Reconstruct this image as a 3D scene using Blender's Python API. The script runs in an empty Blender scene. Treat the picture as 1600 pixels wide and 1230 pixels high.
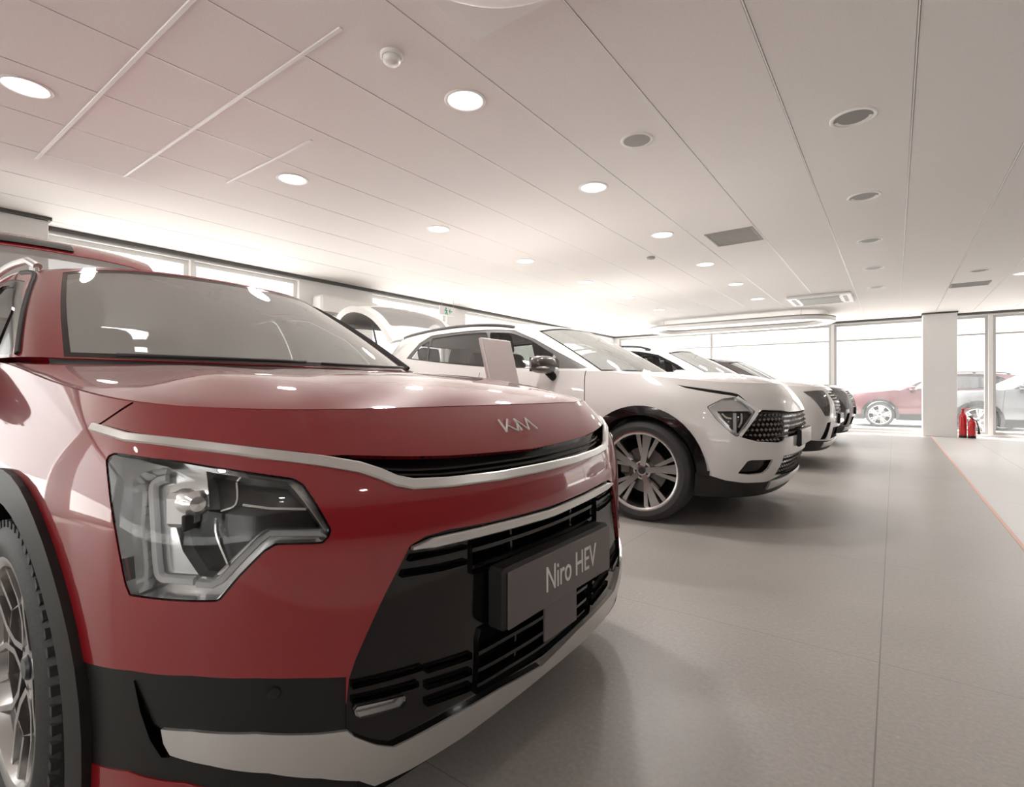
import bpy, math, random
import numpy as np
from mathutils import Vector, Matrix
from mathutils.geometry import delaunay_2d_cdt
from mathutils.bvhtree import BVHTree

random.seed(7)
C = bpy.context.scene.collection
PI = math.pi

# ------------------------------------------------------------------ camera
PSI = math.radians(36.4)          # camera heading, left of the +Y row direction
FPX = 810.0                       # focal length for a 1600 px wide frame
CAMH = 0.93
HOR = 612.0                       # image row of the horizon
RIGHT = np.array([math.cos(PSI), math.sin(PSI), 0.0])
FWD = np.array([-math.sin(PSI), math.cos(PSI), 0.0])
UP = np.array([0.0, 0.0, 1.0])
CAM = np.array([0.0, 0.0, CAMH])


def ray(px, py):
    d = FWD + RIGHT * ((px - 800.0) / FPX) + UP * ((HOR - py) / FPX)
    return d / np.linalg.norm(d)


def at_z(px, py, z):
    d = ray(px, py)
    return CAM + d * ((z - CAMH) / d[2])


cam = bpy.data.cameras.new('camera')
cam.sensor_fit = 'HORIZONTAL'
cam.sensor_width = 36.0
cam.lens = 36.0 * FPX / 1600.0
cam.shift_y = -(615.0 - HOR) / 1600.0
cam.clip_start = 0.02
cam_o = bpy.data.objects.new('camera', cam)
C.objects.link(cam_o)
cam_o.location = CAM
cam_o.rotation_euler = (PI / 2, 0, PSI)
bpy.context.scene.camera = cam_o

# ------------------------------------------------------------------ materials
MATS = {}


def pbr(name, col, rough=0.5, metal=0.0, coat=0.0, spec=0.5, emit=None, es=0.0, coat_rough=0.03):
    m = bpy.data.materials.new(name)
    m.use_nodes = True
    b = m.node_tree.nodes['Principled BSDF']
    b.inputs['Base Color'].default_value = (*col, 1)
    b.inputs['Roughness'].default_value = rough
    b.inputs['Metallic'].default_value = metal
    b.inputs['Coat Weight'].default_value = coat
    b.inputs['Coat Roughness'].default_value = coat_rough
    b.inputs['Specular IOR Level'].default_value = spec
    if emit:
        b.inputs['Emission Color'].default_value = (*emit, 1)
        b.inputs['Emission Strength'].default_value = es
    MATS[name] = m
    return m


def speckle(m, scale, amount, rough_amount=0.0, detail=3):
    """procedural noise variation on a principled material's colour"""
    nt = m.node_tree
    b = nt.nodes['Principled BSDF']
    col = tuple(b.inputs['Base Color'].default_value)[:3]
    tc = nt.nodes.new('ShaderNodeTexCoord')
    nz = nt.nodes.new('ShaderNodeTexNoise')
    nz.inputs['Scale'].default_value = scale
    nz.inputs['Detail'].default_value = detail
    rp = nt.nodes.new('ShaderNodeValToRGB')
    rp.color_ramp.elements[0].position = 0.3
    rp.color_ramp.elements[1].position = 0.7
    rp.color_ramp.elements[0].color = (*[c * (1 - amount) for c in col], 1)
    rp.color_ramp.elements[1].color = (*[min(1, c * (1 + amount)) for c in col], 1)
    nt.links.new(tc.outputs['Object'], nz.inputs['Vector'])
    nt.links.new(nz.outputs['Fac'], rp.inputs['Fac'])
    nt.links.new(rp.outputs['Color'], b.inputs['Base Color'])
    return m


def glass(name, tint, refl=1.0, rough=0.0, haze=0.0, haze_col=(0.9, 0.9, 0.9), ior=1.45, film=0.0):
    """thin pane: see-through tint + fresnel reflection (+ a translucent film imitating glare haze)"""
    m = bpy.data.materials.new(name)
    m.use_nodes = True
    nt = m.node_tree
    nt.nodes.clear()
    out = nt.nodes.new('ShaderNodeOutputMaterial')
    tr = nt.nodes.new('ShaderNodeBsdfTransparent')
    tr.inputs['Color'].default_value = (*tint, 1)
    gl = nt.nodes.new('ShaderNodeBsdfGlossy')
    gl.inputs['Roughness'].default_value = rough
    gl.inputs['Color'].default_value = (refl, refl, refl, 1)
    fr = nt.nodes.new('ShaderNodeFresnel')
    fr.inputs['IOR'].default_value = ior
    mx = nt.nodes.new('ShaderNodeMixShader')
    nt.links.new(fr.outputs['Fac'], mx.inputs['Fac'])
    base = tr
    if haze > 0:
        tl = nt.nodes.new('ShaderNodeBsdfTranslucent')
        tl.inputs['Color'].default_value = (*haze_col, 1)
        m2 = nt.nodes.new('ShaderNodeMixShader')
        m2.inputs['Fac'].default_value = haze
        nt.links.new(tr.outputs['BSDF'], m2.inputs[1])
        nt.links.new(tl.outputs['BSDF'], m2.inputs[2])
        base = m2
    if film > 0:                 # pale diffuse veil painted in for reflected glare, plus some dust
        df = nt.nodes.new('ShaderNodeBsdfDiffuse')
        df.inputs['Color'].default_value = (*haze_col, 1)
        m3 = nt.nodes.new('ShaderNodeMixShader')
        m3.inputs['Fac'].default_value = film
        nt.links.new(base.outputs[0], m3.inputs[1])
        nt.links.new(df.outputs['BSDF'], m3.inputs[2])
        base = m3
    nt.links.new(base.outputs[0], mx.inputs[1])
    nt.links.new(gl.outputs['BSDF'], mx.inputs[2])
    nt.links.new(mx.outputs['Shader'], out.inputs['Surface'])
    MATS[name] = m
    return m


pbr('red_paint', (0.27, 0.003, 0.008), 0.4, 0.0, 1.0, 0.25).node_tree.nodes['Principled BSDF'].inputs['Coat IOR'].default_value = 1.74
pbr('maroon_paint', (0.10, 0.006, 0.012), 0.32, 0.15, 1.0, 0.5)
pbr('white_paint', (0.74, 0.715, 0.69), 0.35, 0.0, 1.0, 0.5)
pbr('dark_paint', (0.055, 0.045, 0.043), 0.35, 0.2, 1.0, 0.5)
pbr('grey_paint', (0.16, 0.165, 0.17), 0.35, 0.3, 1.0, 0.5)
pbr('black_gloss', (0.006, 0.005, 0.005), 0.12, 0.0, 0.3, 0.35)
speckle(pbr('black_plastic', (0.018, 0.017, 0.016), 0.46, 0.0, 0.0, 0.3), 900, 0.25)
pbr('black_void', (0.004, 0.004, 0.004), 0.8, 0.0, 0.0, 0.2)
pbr('gap', (0.010, 0.006, 0.006), 0.8, 0, 0, 0.2)
pbr('chrome', (0.72, 0.70, 0.68), 0.16, 1.0)
pbr('satin_silver', (0.70, 0.68, 0.66), 0.30, .75)
pbr('lamp_silver', (0.86, 0.86, 0.86), 0.16, 0.8)
pbr('lamp_white', (0.82, 0.82, 0.82), 0.2, 0.0, 0.5)
pbr('lamp_amber_black', (0.03, 0.028, 0.028), 0.25, 0.2, 0.4)
pbr('alloy', (0.56, 0.55, 0.54), 0.25, 1.0)
pbr('alloy_dark', (0.05, 0.05, 0.053), 0.33, 0.5, 0.4)
pbr('disc_metal', (0.20, 0.195, 0.19), 0.35, 1.0)
pbr('trim_mid', (0.11, 0.105, 0.10), 0.5)
speckle(pbr('tyre', (0.040, 0.039, 0.039), 0.55, 0, 0, 0.45), 160, 0.2)
speckle(pbr('seat_fabric', (0.26, 0.26, 0.25), 0.8), 260, 0.2)
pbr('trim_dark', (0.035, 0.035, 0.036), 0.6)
pbr('cabin_trim', (0.15, 0.15, 0.148), 0.6)
pbr('dark_chrome', (0.26, 0.25, 0.24), 0.25, 1.0)
pbr('trim_grey', (0.30, 0.295, 0.29), 0.6)
pbr('headliner', (0.72, 0.71, 0.69), 0.8)
pbr('plate_grey', (0.115, 0.095, 0.088), 0.33, 0.0, 0.15)
pbr('plate_text', (0.74, 0.70, 0.68), 0.5)
pbr('rear_lamp', (0.30, 0.01, 0.01), 0.15, 0, 0.6)
pbr('red_thread', (0.75, 0.03, 0.03), 0.35)
glass('lens_glass', (0.93, 0.93, 0.93), 1.0)
glass('screen_glass', (0.94, 0.97, 0.95), 1.0, haze=.10, haze_col=(.86, .89, .85), ior=2.2, film=.31)
glass('grey_glass', (0.42, 0.41, 0.41), 0.9, haze=.2, haze_col=(.5, .48, .47), film=.35)
glass('side_glass', (0.66, 0.66, 0.66), 0.9)
glass('privacy_glass', (0.32, 0.315, 0.315), 0.9, film=.12, haze_col=(.5, .49, .48))

# ------------------------------------------------------------------ object helpers


def link(o, parent=None):
    C.objects.link(o)
    if parent is not None:
        o.parent = parent
    return o


def tag(o, label, cat, group=None):
    o['label'] = label
    o['category'] = cat
    if group:
        o['group'] = group
    return o


def thing(name, label, cat, loc=(0, 0, 0), rz=0.0, group=None):
    o = bpy.data.objects.new(name, None)
    o.empty_display_size = 0.2
    link(o)
    o.location = loc
    o.rotation_euler = (0, 0, rz)
    return tag(o, label, cat, group)


def mesh_obj(name, V, F, mat, parent=None, N=None, smooth=True, loc=None):
    me = bpy.data.meshes.new(name)
    me.from_pydata([tuple(map(float, v)) for v in V], [], [tuple(int(i) for i in f) for f in F])
    mats = mat if isinstance(mat, (list, tuple)) else [mat]
    for m in mats:
        me.materials.append(MATS[m] if isinstance(m, str) else m)
    if smooth:
        me.polygons.foreach_set('use_smooth', [True] * len(me.polygons))
    me.update()
    if N is not None and len(N) == len(me.vertices):
        me.normals_split_custom_set_from_vertices([tuple(map(float, n)) for n in N])
    o = bpy.data.objects.new(name, me)
    if loc is not None:
        o.location = loc
    link(o, parent)
    return o


class MB:
    """collects shapes that become ONE mesh object"""

    def __init__(self):
        self.V = []
        self.F = []

    def add(self, V, F):
        n = len(self.V)
        self.V += [tuple(v) for v in V]
        self.F += [tuple(i + n for i in f) for f in F]
        return self

    def box(self, c, s, rot=None, bev=0.0):
        x, y, z = s[0] / 2, s[1] / 2, s[2] / 2
        b = min(bev, x * .9, y * .9, z * .9)
        if b <= 0:
            V = [(i * x, j * y, k * z) for i in (-1, 1) for j in (-1, 1) for k in (-1, 1)]
            F = [(0, 1, 3, 2), (4, 6, 7, 5), (0, 4, 5, 1), (2, 3, 7, 6), (0, 2, 6, 4), (1, 5, 7, 3)]
        else:
            V = []
            idx = {}
            for i in (-1, 1):
                for j in (-1, 1):
                    for k in (-1, 1):
                        for a in range(3):
                            p = [i * (x - b), j * (y - b), k * (z - b)]
                            p[a] = (i * x, j * y, k * z)[a]
                            idx[(i, j, k, a)] = len(V)
                            V.append(tuple(p))
            F = []
            for a in range(3):
                o1, o2 = [q for q in range(3) if q != a]
                for sgn in (-1, 1):
                    q = []
                    for (s1, s2) in ((-1, -1), (1, -1), (1, 1), (-1, 1)):
                        kk = [0, 0, 0]
                        kk[a] = sgn
                        kk[o1] = s1
                        kk[o2] = s2
                        q.append(idx[(*kk, a)])
                    F.append(tuple(q))
            for a in range(3):
                o1, o2 = [q for q in range(3) if q != a]
                for s1 in (-1, 1):
                    for s2 in (-1, 1):
                        q = []
                        for (s, f) in ((-1, o1), (1, o1), (1, o2), (-1, o2)):
                            kk = [0, 0, 0]
                            kk[a] = s
                            kk[o1] = s1
                            kk[o2] = s2
                            q.append(idx[(*kk, f)])
                        F.append(tuple(q))
            for i in (-1, 1):
                for j in (-1, 1):
                    for k in (-1, 1):
                        F.append((idx[(i, j, k, 0)], idx[(i, j, k, 1)], idx[(i, j, k, 2)]))
        if rot is not None:
            V = [tuple(rot @ Vector(v)) for v in V]
        return self.add([(v[0] + c[0], v[1] + c[1], v[2] + c[2]) for v in V], F)

    def tube(self, pts, r, n=10, cap=True):
        pts = [Vector(p) for p in pts]
        rs = r if isinstance(r, (list, tuple)) else [r] * len(pts)
        V, F = [], []
        prev = None
        for i, p in enumerate(pts):
            t = (pts[min(i + 1, len(pts) - 1)] - pts[max(i - 1, 0)]).normalized()
            a = prev if prev is not None else (Vector((0, 0, 1)) if abs(t.z) < .9 else Vector((1, 0, 0)))
            b1 = (a - t * a.dot(t)).normalized()
            prev = b1
            b2 = t.cross(b1)
            for k in range(n):
                an = 2 * PI * k / n
                V.append(tuple(p + (b1 * math.cos(an) + b2 * math.sin(an)) * rs[i]))
        for i in range(len(pts) - 1):
            for k in range(n):
                F.append((i * n + k, i * n + (k + 1) % n, (i + 1) * n + (k + 1) % n, (i + 1) * n + k))
        if cap:
            F.append(tuple(range(n - 1, -1, -1)))
            F.append(tuple(range((len(pts) - 1) * n, len(pts) * n)))
        return self.add(V, F)

    def lathe(self, prof, n=32, c=(0, 0, 0), axis='Z', a0=0.0, a1=2 * PI, M=None):
        """prof: (radius, height) pairs"""
        V, F = [], []
        full = abs(a1 - a0 - 2 * PI) < 1e-6
        m = n if full else n + 1
        for k in range(m):
            an = a0 + (a1 - a0) * k / n
            for (r, h) in prof:
                if axis == 'Z':
                    p = (r * math.cos(an), r * math.sin(an), h)
                elif axis == 'Y':
                    p = (r * math.cos(an), h, r * math.sin(an))
                else:
                    p = (h, r * math.cos(an), r * math.sin(an))
                if M is not None:
                    p = tuple(M @ Vector(p))
                V.append((p[0] + c[0], p[1] + c[1], p[2] + c[2]))
        L = len(prof)
        for k in range(n if full else n):
            k2 = (k + 1) % m
            for i in range(L - 1):
                F.append((k * L + i, k2 * L + i, k2 * L + i + 1, k * L + i + 1))
        return self.add(V, F)

    def prism(self, poly, h0, h1, fn=None):
        """extrude a 2-D polygon; fn maps (a, b, h) to a point"""
        fn = fn or (lambda a, b, h: (a, b, h))
        n = len(poly)
        V = [fn(a, b, h0) for a, b in poly] + [fn(a, b, h1) for a, b in poly]
        F = [tuple(range(n - 1, -1, -1)), tuple(range(n, 2 * n))]
        for i in range(n):
            j = (i + 1) % n
            F.append((i, j, n + j, n + i))
        return self.add(V, F)

    def build(self, name, mat, parent=None, smooth=False, loc=None, auto=None):
        o = mesh_obj(name, self.V, self.F, mat, parent, None, smooth, loc)
        if auto is not None:
            me = o.data
            me.polygons.foreach_set('use_smooth', [True] * len(me.polygons))
            bm = bmesh.new()
            bm.from_mesh(me)
            bmesh.ops.recalc_face_normals(bm, faces=bm.faces)
            for e in bm.edges:
                if len(e.link_faces) == 2 and e.calc_face_angle(0) > auto:
                    e.smooth = False
            bm.to_mesh(me)
            bm.free()
        return o


import bmesh


def struct(o):
    o['kind'] = 'structure'
    return o


# ------------------------------------------------------------------ B-spline surfaces
def _w(t):
    return ((1 - t) ** 3 / 6, (3 * t ** 3 - 6 * t ** 2 + 4) / 6, (-3 * t ** 3 + 3 * t ** 2 + 3 * t + 1) / 6, t ** 3 / 6)


class Surf:
    """uniform cubic B-spline over a net [rows v][cols u]; u runs -N..N, v runs 0..rows-1"""

    def __init__(self, net, ref, u_off=None):
        P = np.array(net, float)
        self.nv, self.nu = P.shape[:2]
        self.off = (self.nu - 1) / 2 if u_off is None else u_off
        P = np.concatenate([2 * P[:, :1] - P[:, 1:2], P, 2 * P[:, -1:] - P[:, -2:-1]], 1)
        P = np.concatenate([2 * P[:1] - P[1:2], P, 2 * P[-1:] - P[-2:-1]], 0)
        self.P = P
        self.sg = 1.0
        n = self.nrm(np.array([0.0 if u_off is None else self.umid()]), np.array([self.vmax / 2]))[0]
        if np.dot(n, ref) < 0:
            self.sg = -1.0
        self.bvh = None

    def umid(self):
        return (self.nu - 1) / 2 - self.off

    @property
    def vmax(self):
        return self.nv - 1.0

    @property
    def umax(self):
        return self.nu - 1 - self.off

    @property
    def umin(self):
        return -self.off

    def pt(self, u, v):
        u = np.clip(np.asarray(u, float) + self.off, 0, self.nu - 1)
        v = np.clip(np.asarray(v, float), 0, self.nv - 1)
        i = np.minimum(np.floor(u).astype(int), self.nu - 2)
        j = np.minimum(np.floor(v).astype(int), self.nv - 2)
        wu = _w(u - i)
        wv = _w(v - j)
        out = 0
        for a in range(4):
            for b in range(4):
                out = out + (wv[a] * wu[b])[..., None] * self.P[j + a, i + b]
        return out

    def d(self, u, v, e=0.02):
        u = np.asarray(u, float)
        v = np.asarray(v, float)
        ua, ub = np.maximum(u - e, self.umin), np.minimum(u + e, self.umax)
        va, vb = np.maximum(v - e, 0), np.minimum(v + e, self.vmax)
        du = (self.pt(ub, v) - self.pt(ua, v)) / (ub - ua)[..., None]
        dv = (self.pt(u, vb) - self.pt(u, va)) / (vb - va)[..., None]
        return du, dv

    def nrm(self, u, v):
        du, dv = self.d(u, v)
        n = np.cross(du, dv) * self.sg
        return n / np.maximum(np.linalg.norm(n, axis=-1, keepdims=True), 1e-9)

    def cast(self, o, d):
        if self.bvh is None:
            nu, nv = int((self.nu - 1) * 8) + 1, int((self.nv - 1) * 10) + 1
            U, Vv = np.meshgrid(np.linspace(self.umin, self.umax, nu), np.linspace(0, self.vmax, nv))
            pts = self.pt(U.ravel(), Vv.ravel())
            self.guv = np.stack([U.ravel(), Vv.ravel()], 1)
            self.gp = pts
            F = []
            for j in range(nv - 1):
                for i in range(nu - 1):
                    a = j * nu + i
                    F.append((a, a + 1, a + nu + 1))
                    F.append((a, a + nu + 1, a + nu))
            self.gf = F
            self.bvh = BVHTree.FromPolygons([tuple(p) for p in pts], F)
        h = self.bvh.ray_cast(Vector(o), Vector(d))
        near = False
        if h[0] is None:            # grazing miss: take the closest surface point to the ray
            near = True
            o_, d_ = np.array(o), np.array(d)
            w = self.gp - o_
            t = w @ d_
            dist = np.linalg.norm(w - t[:, None] * d_, axis=1) + (t < 0) * 9
            k = int(np.argmin(dist))
            return tuple(self.guv[k]), near
        a, b, c = self.gf[h[2]]
        p = np.array(h[0])
        A, B, D = self.gp[a], self.gp[b], self.gp[c]
        v0, v1, v2 = B - A, D - A, p - A
        d00, d01, d11, d20, d21 = v0 @ v0, v0 @ v1, v1 @ v1, v2 @ v0, v2 @ v1
        den = d00 * d11 - d01 * d01
        bv = (d11 * d20 - d01 * d21) / den
        cw = (d00 * d21 - d01 * d20) / den
        uv = self.guv[a] * (1 - bv - cw) + self.guv[b] * bv + self.guv[c] * cw
        return (float(uv[0]), float(uv[1])), near


def mirror_net(cols):
    """cols (half, from the centre outwards) of rows of (x, y, z) -> full net [row][col]"""
    full = [[(x, -y, z) for x, y, z in c] for c in cols[:0:-1]] + [list(c) for c in cols]
    nr = len(cols[0])
    return [[c[r] for c in full] for r in range(nr)]


def resample(line, step, closed=False):
    pts = [np.array(p, float) for p in line]
    if closed:
        pts = pts + [pts[0]]
    out = []
    for a, b in zip(pts[:-1], pts[1:]):
        n = max(1, int(math.ceil(np.linalg.norm(b - a) / step)))
        for k in range(n):
            out.append(a + (b - a) * k / n)
    if not closed:
        out.append(pts[-1])
    return out


def smooth_line(line, n=6):
    """Catmull-Rom through the points"""
    P = [np.array(p, float) for p in line]
    if len(P) < 3:
        return P
    P = [2 * P[0] - P[1]] + P + [2 * P[-1] - P[-2]]
    out = []
    for i in range(1, len(P) - 2):
        for k in range(n):
            t = k / n
            a, b, c, d = P[i - 1], P[i], P[i + 1], P[i + 2]
            out.append(0.5 * (2 * b + (c - a) * t + (2 * a - 5 * b + 4 * c - d) * t * t + (3 * b - a - 3 * c + d) * t ** 3))
    out.append(P[-2])
    return out


def round_poly(poly, f=0.18, n=3):
    """round the corners of a closed polygon (f = share of each edge used)"""
    P = [np.array(p, float) for p in poly]
    out = []
    m = len(P)
    for i in range(m):
        a, b, c = P[i - 1], P[i], P[(i + 1) % m]
        p0 = b + (a - b) * f
        p1 = b + (c - b) * f
        for k in range(n + 1):
            t = k / n
            out.append((1 - t) ** 2 * p0 + 2 * t * (1 - t) * b + t * t * p1)
    return [tuple(p) for p in out]


def pip(P, poly):
    poly = np.array(poly, float)
    x, y = P[:, 0], P[:, 1]
    ins = np.zeros(len(P), bool)
    j = len(poly) - 1
    for i in range(len(poly)):
        xi, yi = poly[i]
        xj, yj = poly[j]
        c = ((yi > y) != (yj > y))
        with np.errstate(divide='ignore', invalid='ignore'):
            xx = (xj - xi) * (y - yi) / (yj - yi + 1e-15) + xi
        ins ^= c & (x < xx)
        j = i
    return ins


class Regions:
    """one conforming triangulation of a surface, cut along the outlines of all its parts"""

    def __init__(self, S, polys, u0, u1, v0, v1, du, dv, base='base', su=1.0, sv=1.0):
        self.S = S
        # work in scaled coordinates so that triangles are well shaped
        pts = []
        edges = []

        def addloop(loop):
            k = len(pts)
            for p in loop:
                pts.append((float(p[0]), float(p[1])))
            n = len(loop)
            for i in range(n):
                edges.append((k + i, k + (i + 1) % n))
        step = min(du, dv)
        addloop(resample([(u0, v0), (u1, v0), (u1, v1), (u0, v1)], step, True))
        cl = []
        for name, poly in polys:
            pl = [(min(max(p[0], u0), u1), min(max(p[1], v0), v1)) for p in poly]
            lp = resample(pl, step * .8, True)
            cl.append((name, np.array(lp)))
            addloop(lp)
        gu = np.arange(u0 + du / 2, u1, du)
        gv = np.arange(v0 + dv / 2, v1, dv)
        U, V = np.meshgrid(gu, gv)
        V = V.copy()
        U[1::2] += du * .25
        U[::2] -= du * .25
        G = np.stack([U.ravel(), V.ravel()], 1)
        if pts:
            cell = set()
            s = step * .8
            for p in pts:
                cell.add((int(p[0] / s * 2 + 9999), int(p[1] / s * 2 + 9999)))
            keep = []
            for g in G:
                a, b = int(g[0] / s * 2 + 9999), int(g[1] / s * 2 + 9999)
                keep.append(not any((a + i, b + j) in cell for i in (-1, 0, 1) for j in (-1, 0, 1)))
            G = G[np.array(keep)]
        G = G[(G[:, 0] > u0) & (G[:, 0] < u1)]
        allp = pts + [tuple(g) for g in G]
        r = delaunay_2d_cdt([Vector(p) for p in allp], edges, [], 0, 1e-6, False)
        self.uv = np.array([(p[0], p[1]) for p in r[0]])
        T = np.array([f for f in r[2] if len(f) == 3], int)
        cen = self.uv[T].mean(1)
        lab = np.zeros(len(T), int)
        self.names = [base]
        for name, lp in cl:
            if name not in self.names:
                self.names.append(name)
            lab[pip(cen, lp)] = self.names.index(name)
        # drop slivers
        a = self.uv[T]
        ar = (a[:, 1, 0] - a[:, 0, 0]) * (a[:, 2, 1] - a[:, 0, 1]) - (a[:, 1, 1] - a[:, 0, 1]) * (a[:, 2, 0] - a[:, 0, 0])
        ok = np.abs(ar) > 1e-9
        T, lab, ar = T[ok], lab[ok], ar[ok]
        T[ar < 0] = T[ar < 0][:, ::-1]
        self.T, self.lab = T, lab

    def tris(self, names):
        if isinstance(names, str):
            names = [names]
        ids = [self.names.index(n) for n in names if n in self.names]
        return self.T[np.isin(self.lab, ids)]

    def build(self, names, oname, mat, parent, depth=0.0, rim=0.012, side=None, wall_dir=None, only_wall=False, wall=True, split=True, tri=None):
        """depth > 0 sinks the part; rim: wall from the part back to the level rim; side: -1/+1 half"""
        T = self.tris(names) if tri is None else tri
        if side is not None and len(T):
            c = self.uv[T].mean(1)[:, 0]
            T = T[c * side > 0]
        if len(T) == 0:
            print('EMPTY REGION', oname, names)
            return None
        if split:
            # every separate patch becomes an object of its own
            par = {}

            def find(q):
                while par.setdefault(q, q) != q:
                    par[q] = par[par[q]]
                    q = par[q]
                return q
            for t in T.tolist():
                a0 = find(t[0])
                for q in t[1:]:
                    par[find(q)] = a0
            lab = np.array([find(int(t[0])) for t in T])
            first = None
            ids, cnts = np.unique(lab, return_counts=True)
            for q in ids[np.argsort(-cnts)]:
                if (lab == q).sum() < 4 and first is not None:
                    continue
                o = self.build(names, oname, mat, parent, depth, rim, None, wall_dir, only_wall, wall, False, T[lab == q])
                first = first or o
            return first
        used, inv = np.unique(T.ravel(), return_inverse=True)
        uv = self.uv[used]
        F = inv.reshape(-1, 3)
        P = self.S.pt(uv[:, 0], uv[:, 1])
        N = self.S.nrm(uv[:, 0], uv[:, 1])
        if self.S.sg < 0:
            F = F[:, ::-1]
        top = P - N * depth
        V = list(top)
        NN = list(N)
        FF = [] if only_wall else [tuple(f) for f in F]
        if wall:
            cnt = {}
            for f in F:
                for a, b in ((f[0], f[1]), (f[1], f[2]), (f[2], f[0])):
                    cnt[(a, b)] = 1
            bd = [(a, b) for (a, b) in cnt if (b, a) not in cnt]
            dirn = wall_dir
            shared = {}
            for a, b in bd:
                if dirn is not None:
                    if uv[a, 1] < 1e-6 and uv[b, 1] < 1e-6:
                        continue
                    for q in (a, b):
                        if q not in shared:
                            shared[q] = len(V)
                            V += [top[q], P[q] + np.array(dirn(P[q]))]
                            NN += [N[q]] * 2
                    FF.append((shared[a], shared[a] + 1, shared[b] + 1, shared[b]))
                    continue
                else:
                    qa, qb = P[a] - N[a] * rim, P[b] - N[b] * rim
                k = len(V)
                quad = [top[a], top[b], qb, qa]
                nn = np.cross(top[b] - top[a], qa - top[a])
                l = np.linalg.norm(nn)
                if l < 1e-12:
                    continue
                nn = -nn / l
                V += quad
                NN += [nn] * 4
                FF.append((k, k + 3, k + 2, k + 1))
        return mesh_obj(oname, V, FF, mat, parent, None if only_wall else NN)


def sweep(S, uvline, w, h, off, smooth=True, taper=None, step=0.02, pts3=None):
    """bar of section w (along the surface) x h (off the surface) following a line; returns (V, F)"""
    line = smooth_line(uvline, 8) if smooth else [np.array(p, float) for p in uvline]
    uv = np.array(line)
    P = S.pt(uv[:, 0], uv[:, 1])
    # even out
    keep = [0]
    for i in range(1, len(P)):
        if np.linalg.norm(P[i] - P[keep[-1]]) > step * .25 or i == len(P) - 1:
            keep.append(i)
    uv = uv[keep]
    P = P[keep]
    N = S.nrm(uv[:, 0], uv[:, 1])
    n = len(P)
    V, F = [], []
    prof = [(-.5, 0), (-.5, .7), (-.36, 1), (.36, 1), (.5, .7), (.5, 0)]
    m = len(prof)
    for i in range(n):
        t = P[min(i + 1, n - 1)] - P[max(i - 1, 0)]
        t = t / max(np.linalg.norm(t), 1e-9)
        b = np.cross(N[i], t)
        b /= max(np.linalg.norm(b), 1e-9)
        k = taper(i / (n - 1)) if taper else 1.0
        for (a, c) in prof:
            V.append(P[i] + N[i] * off + b * (a * w * k) + N[i] * (c * h))
    for i in range(n - 1):
        for a in range(m):
            a2 = (a + 1) % m
            F.append((i * m + a, i * m + a2, (i + 1) * m + a2, (i + 1) * m + a))
    F.append(tuple(range(m)))
    F.append(tuple((n - 1) * m + a for a in range(m - 1, -1, -1)))
    return V, F


def fix_normals(o, angle=0.6):
    me = o.data
    bm = bmesh.new()
    bm.from_mesh(me)
    bmesh.ops.recalc_face_normals(bm, faces=bm.faces)
    for f in bm.faces:
        f.smooth = True
    for e in bm.edges:
        if len(e.link_faces) == 2 and e.calc_face_angle(0) > angle:
            e.smooth = False
    bm.to_mesh(me)
    bm.free()
    return o


def bar(name, mat, parent, S, uvlines, w, h, off, joined=False, **kw):
    if not joined and len(uvlines) > 1:
        return [bar(name, mat, parent, S, [l], w, h, off, **kw) for l in uvlines][0]
    mb = MB()
    for l in uvlines:
        mb.add(*sweep(S, l, w, h, off, **kw))
    o = mesh_obj(name, mb.V, mb.F, mat, parent)
    return fix_normals(o)


def ribbon(S, uvline, width, smooth=True):
    """closed uv polygon of a line with a width in metres"""
    line = smooth_line(uvline, 5) if smooth else [np.array(p, float) for p in uvline]
    uv = np.array(line)
    du, dv = S.d(uv[:, 0], uv[:, 1])
    lu = np.linalg.norm(du, axis=1)
    lv = np.linalg.norm(dv, axis=1)
    L, R = [], []
    n = len(uv)
    for i in range(n):
        t = uv[min(i + 1, n - 1)] - uv[max(i - 1, 0)]
        tm = np.array([t[0] * lu[i], t[1] * lv[i]])
        tm /= max(np.linalg.norm(tm), 1e-9)
        nm = np.array([-tm[1], tm[0]]) * width / 2
        o = np.array([nm[0] / lu[i], nm[1] / lv[i]])
        L.append(tuple(uv[i] + o))
        R.append(tuple(uv[i] - o))
    return L + R[::-1]


def mir(poly):
    return [(-p[0], p[1]) for p in poly][::-1]


def sym(half):
    """half outline (u <= 0) whose first and last points lie on the centre line -> whole outline"""
    h = [list(p) for p in half]
    h[0][0] = 0.0
    h[-1][0] = 0.0
    return [tuple(p) for p in h] + [(-p[0], p[1]) for p in h[-2:0:-1]]
# ------------------------------------------------------------------ car kit


def coons(F, B, L, R, bump, n=28):
    """net over four boundary curves (callables of 0..1); rows r front->rear, cols s"""
    net = []
    for j in range(n + 1):
        r = j / n
        row = []
        for i in range(n + 1):
            s = i / n
            p = (1 - r) * F[i] + r * B[i] + (1 - s) * L[j] + s * R[j]
            p = p - ((1 - r) * (1 - s) * F[0] + (1 - r) * s * F[n] + r * (1 - s) * B[0] + r * s * B[n])
            p = p + np.array(bump(2 * s - 1, r))
            row.append(p)
        net.append(row)
    return net


def even(pts, n=28):
    P = np.array(pts)
    d = np.concatenate([[0], np.cumsum(np.linalg.norm(np.diff(P, axis=0), axis=1))])
    t = np.linspace(0, d[-1], n + 1)
    return np.stack([np.interp(t, d, P[:, k]) for k in range(3)], 1)


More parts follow.
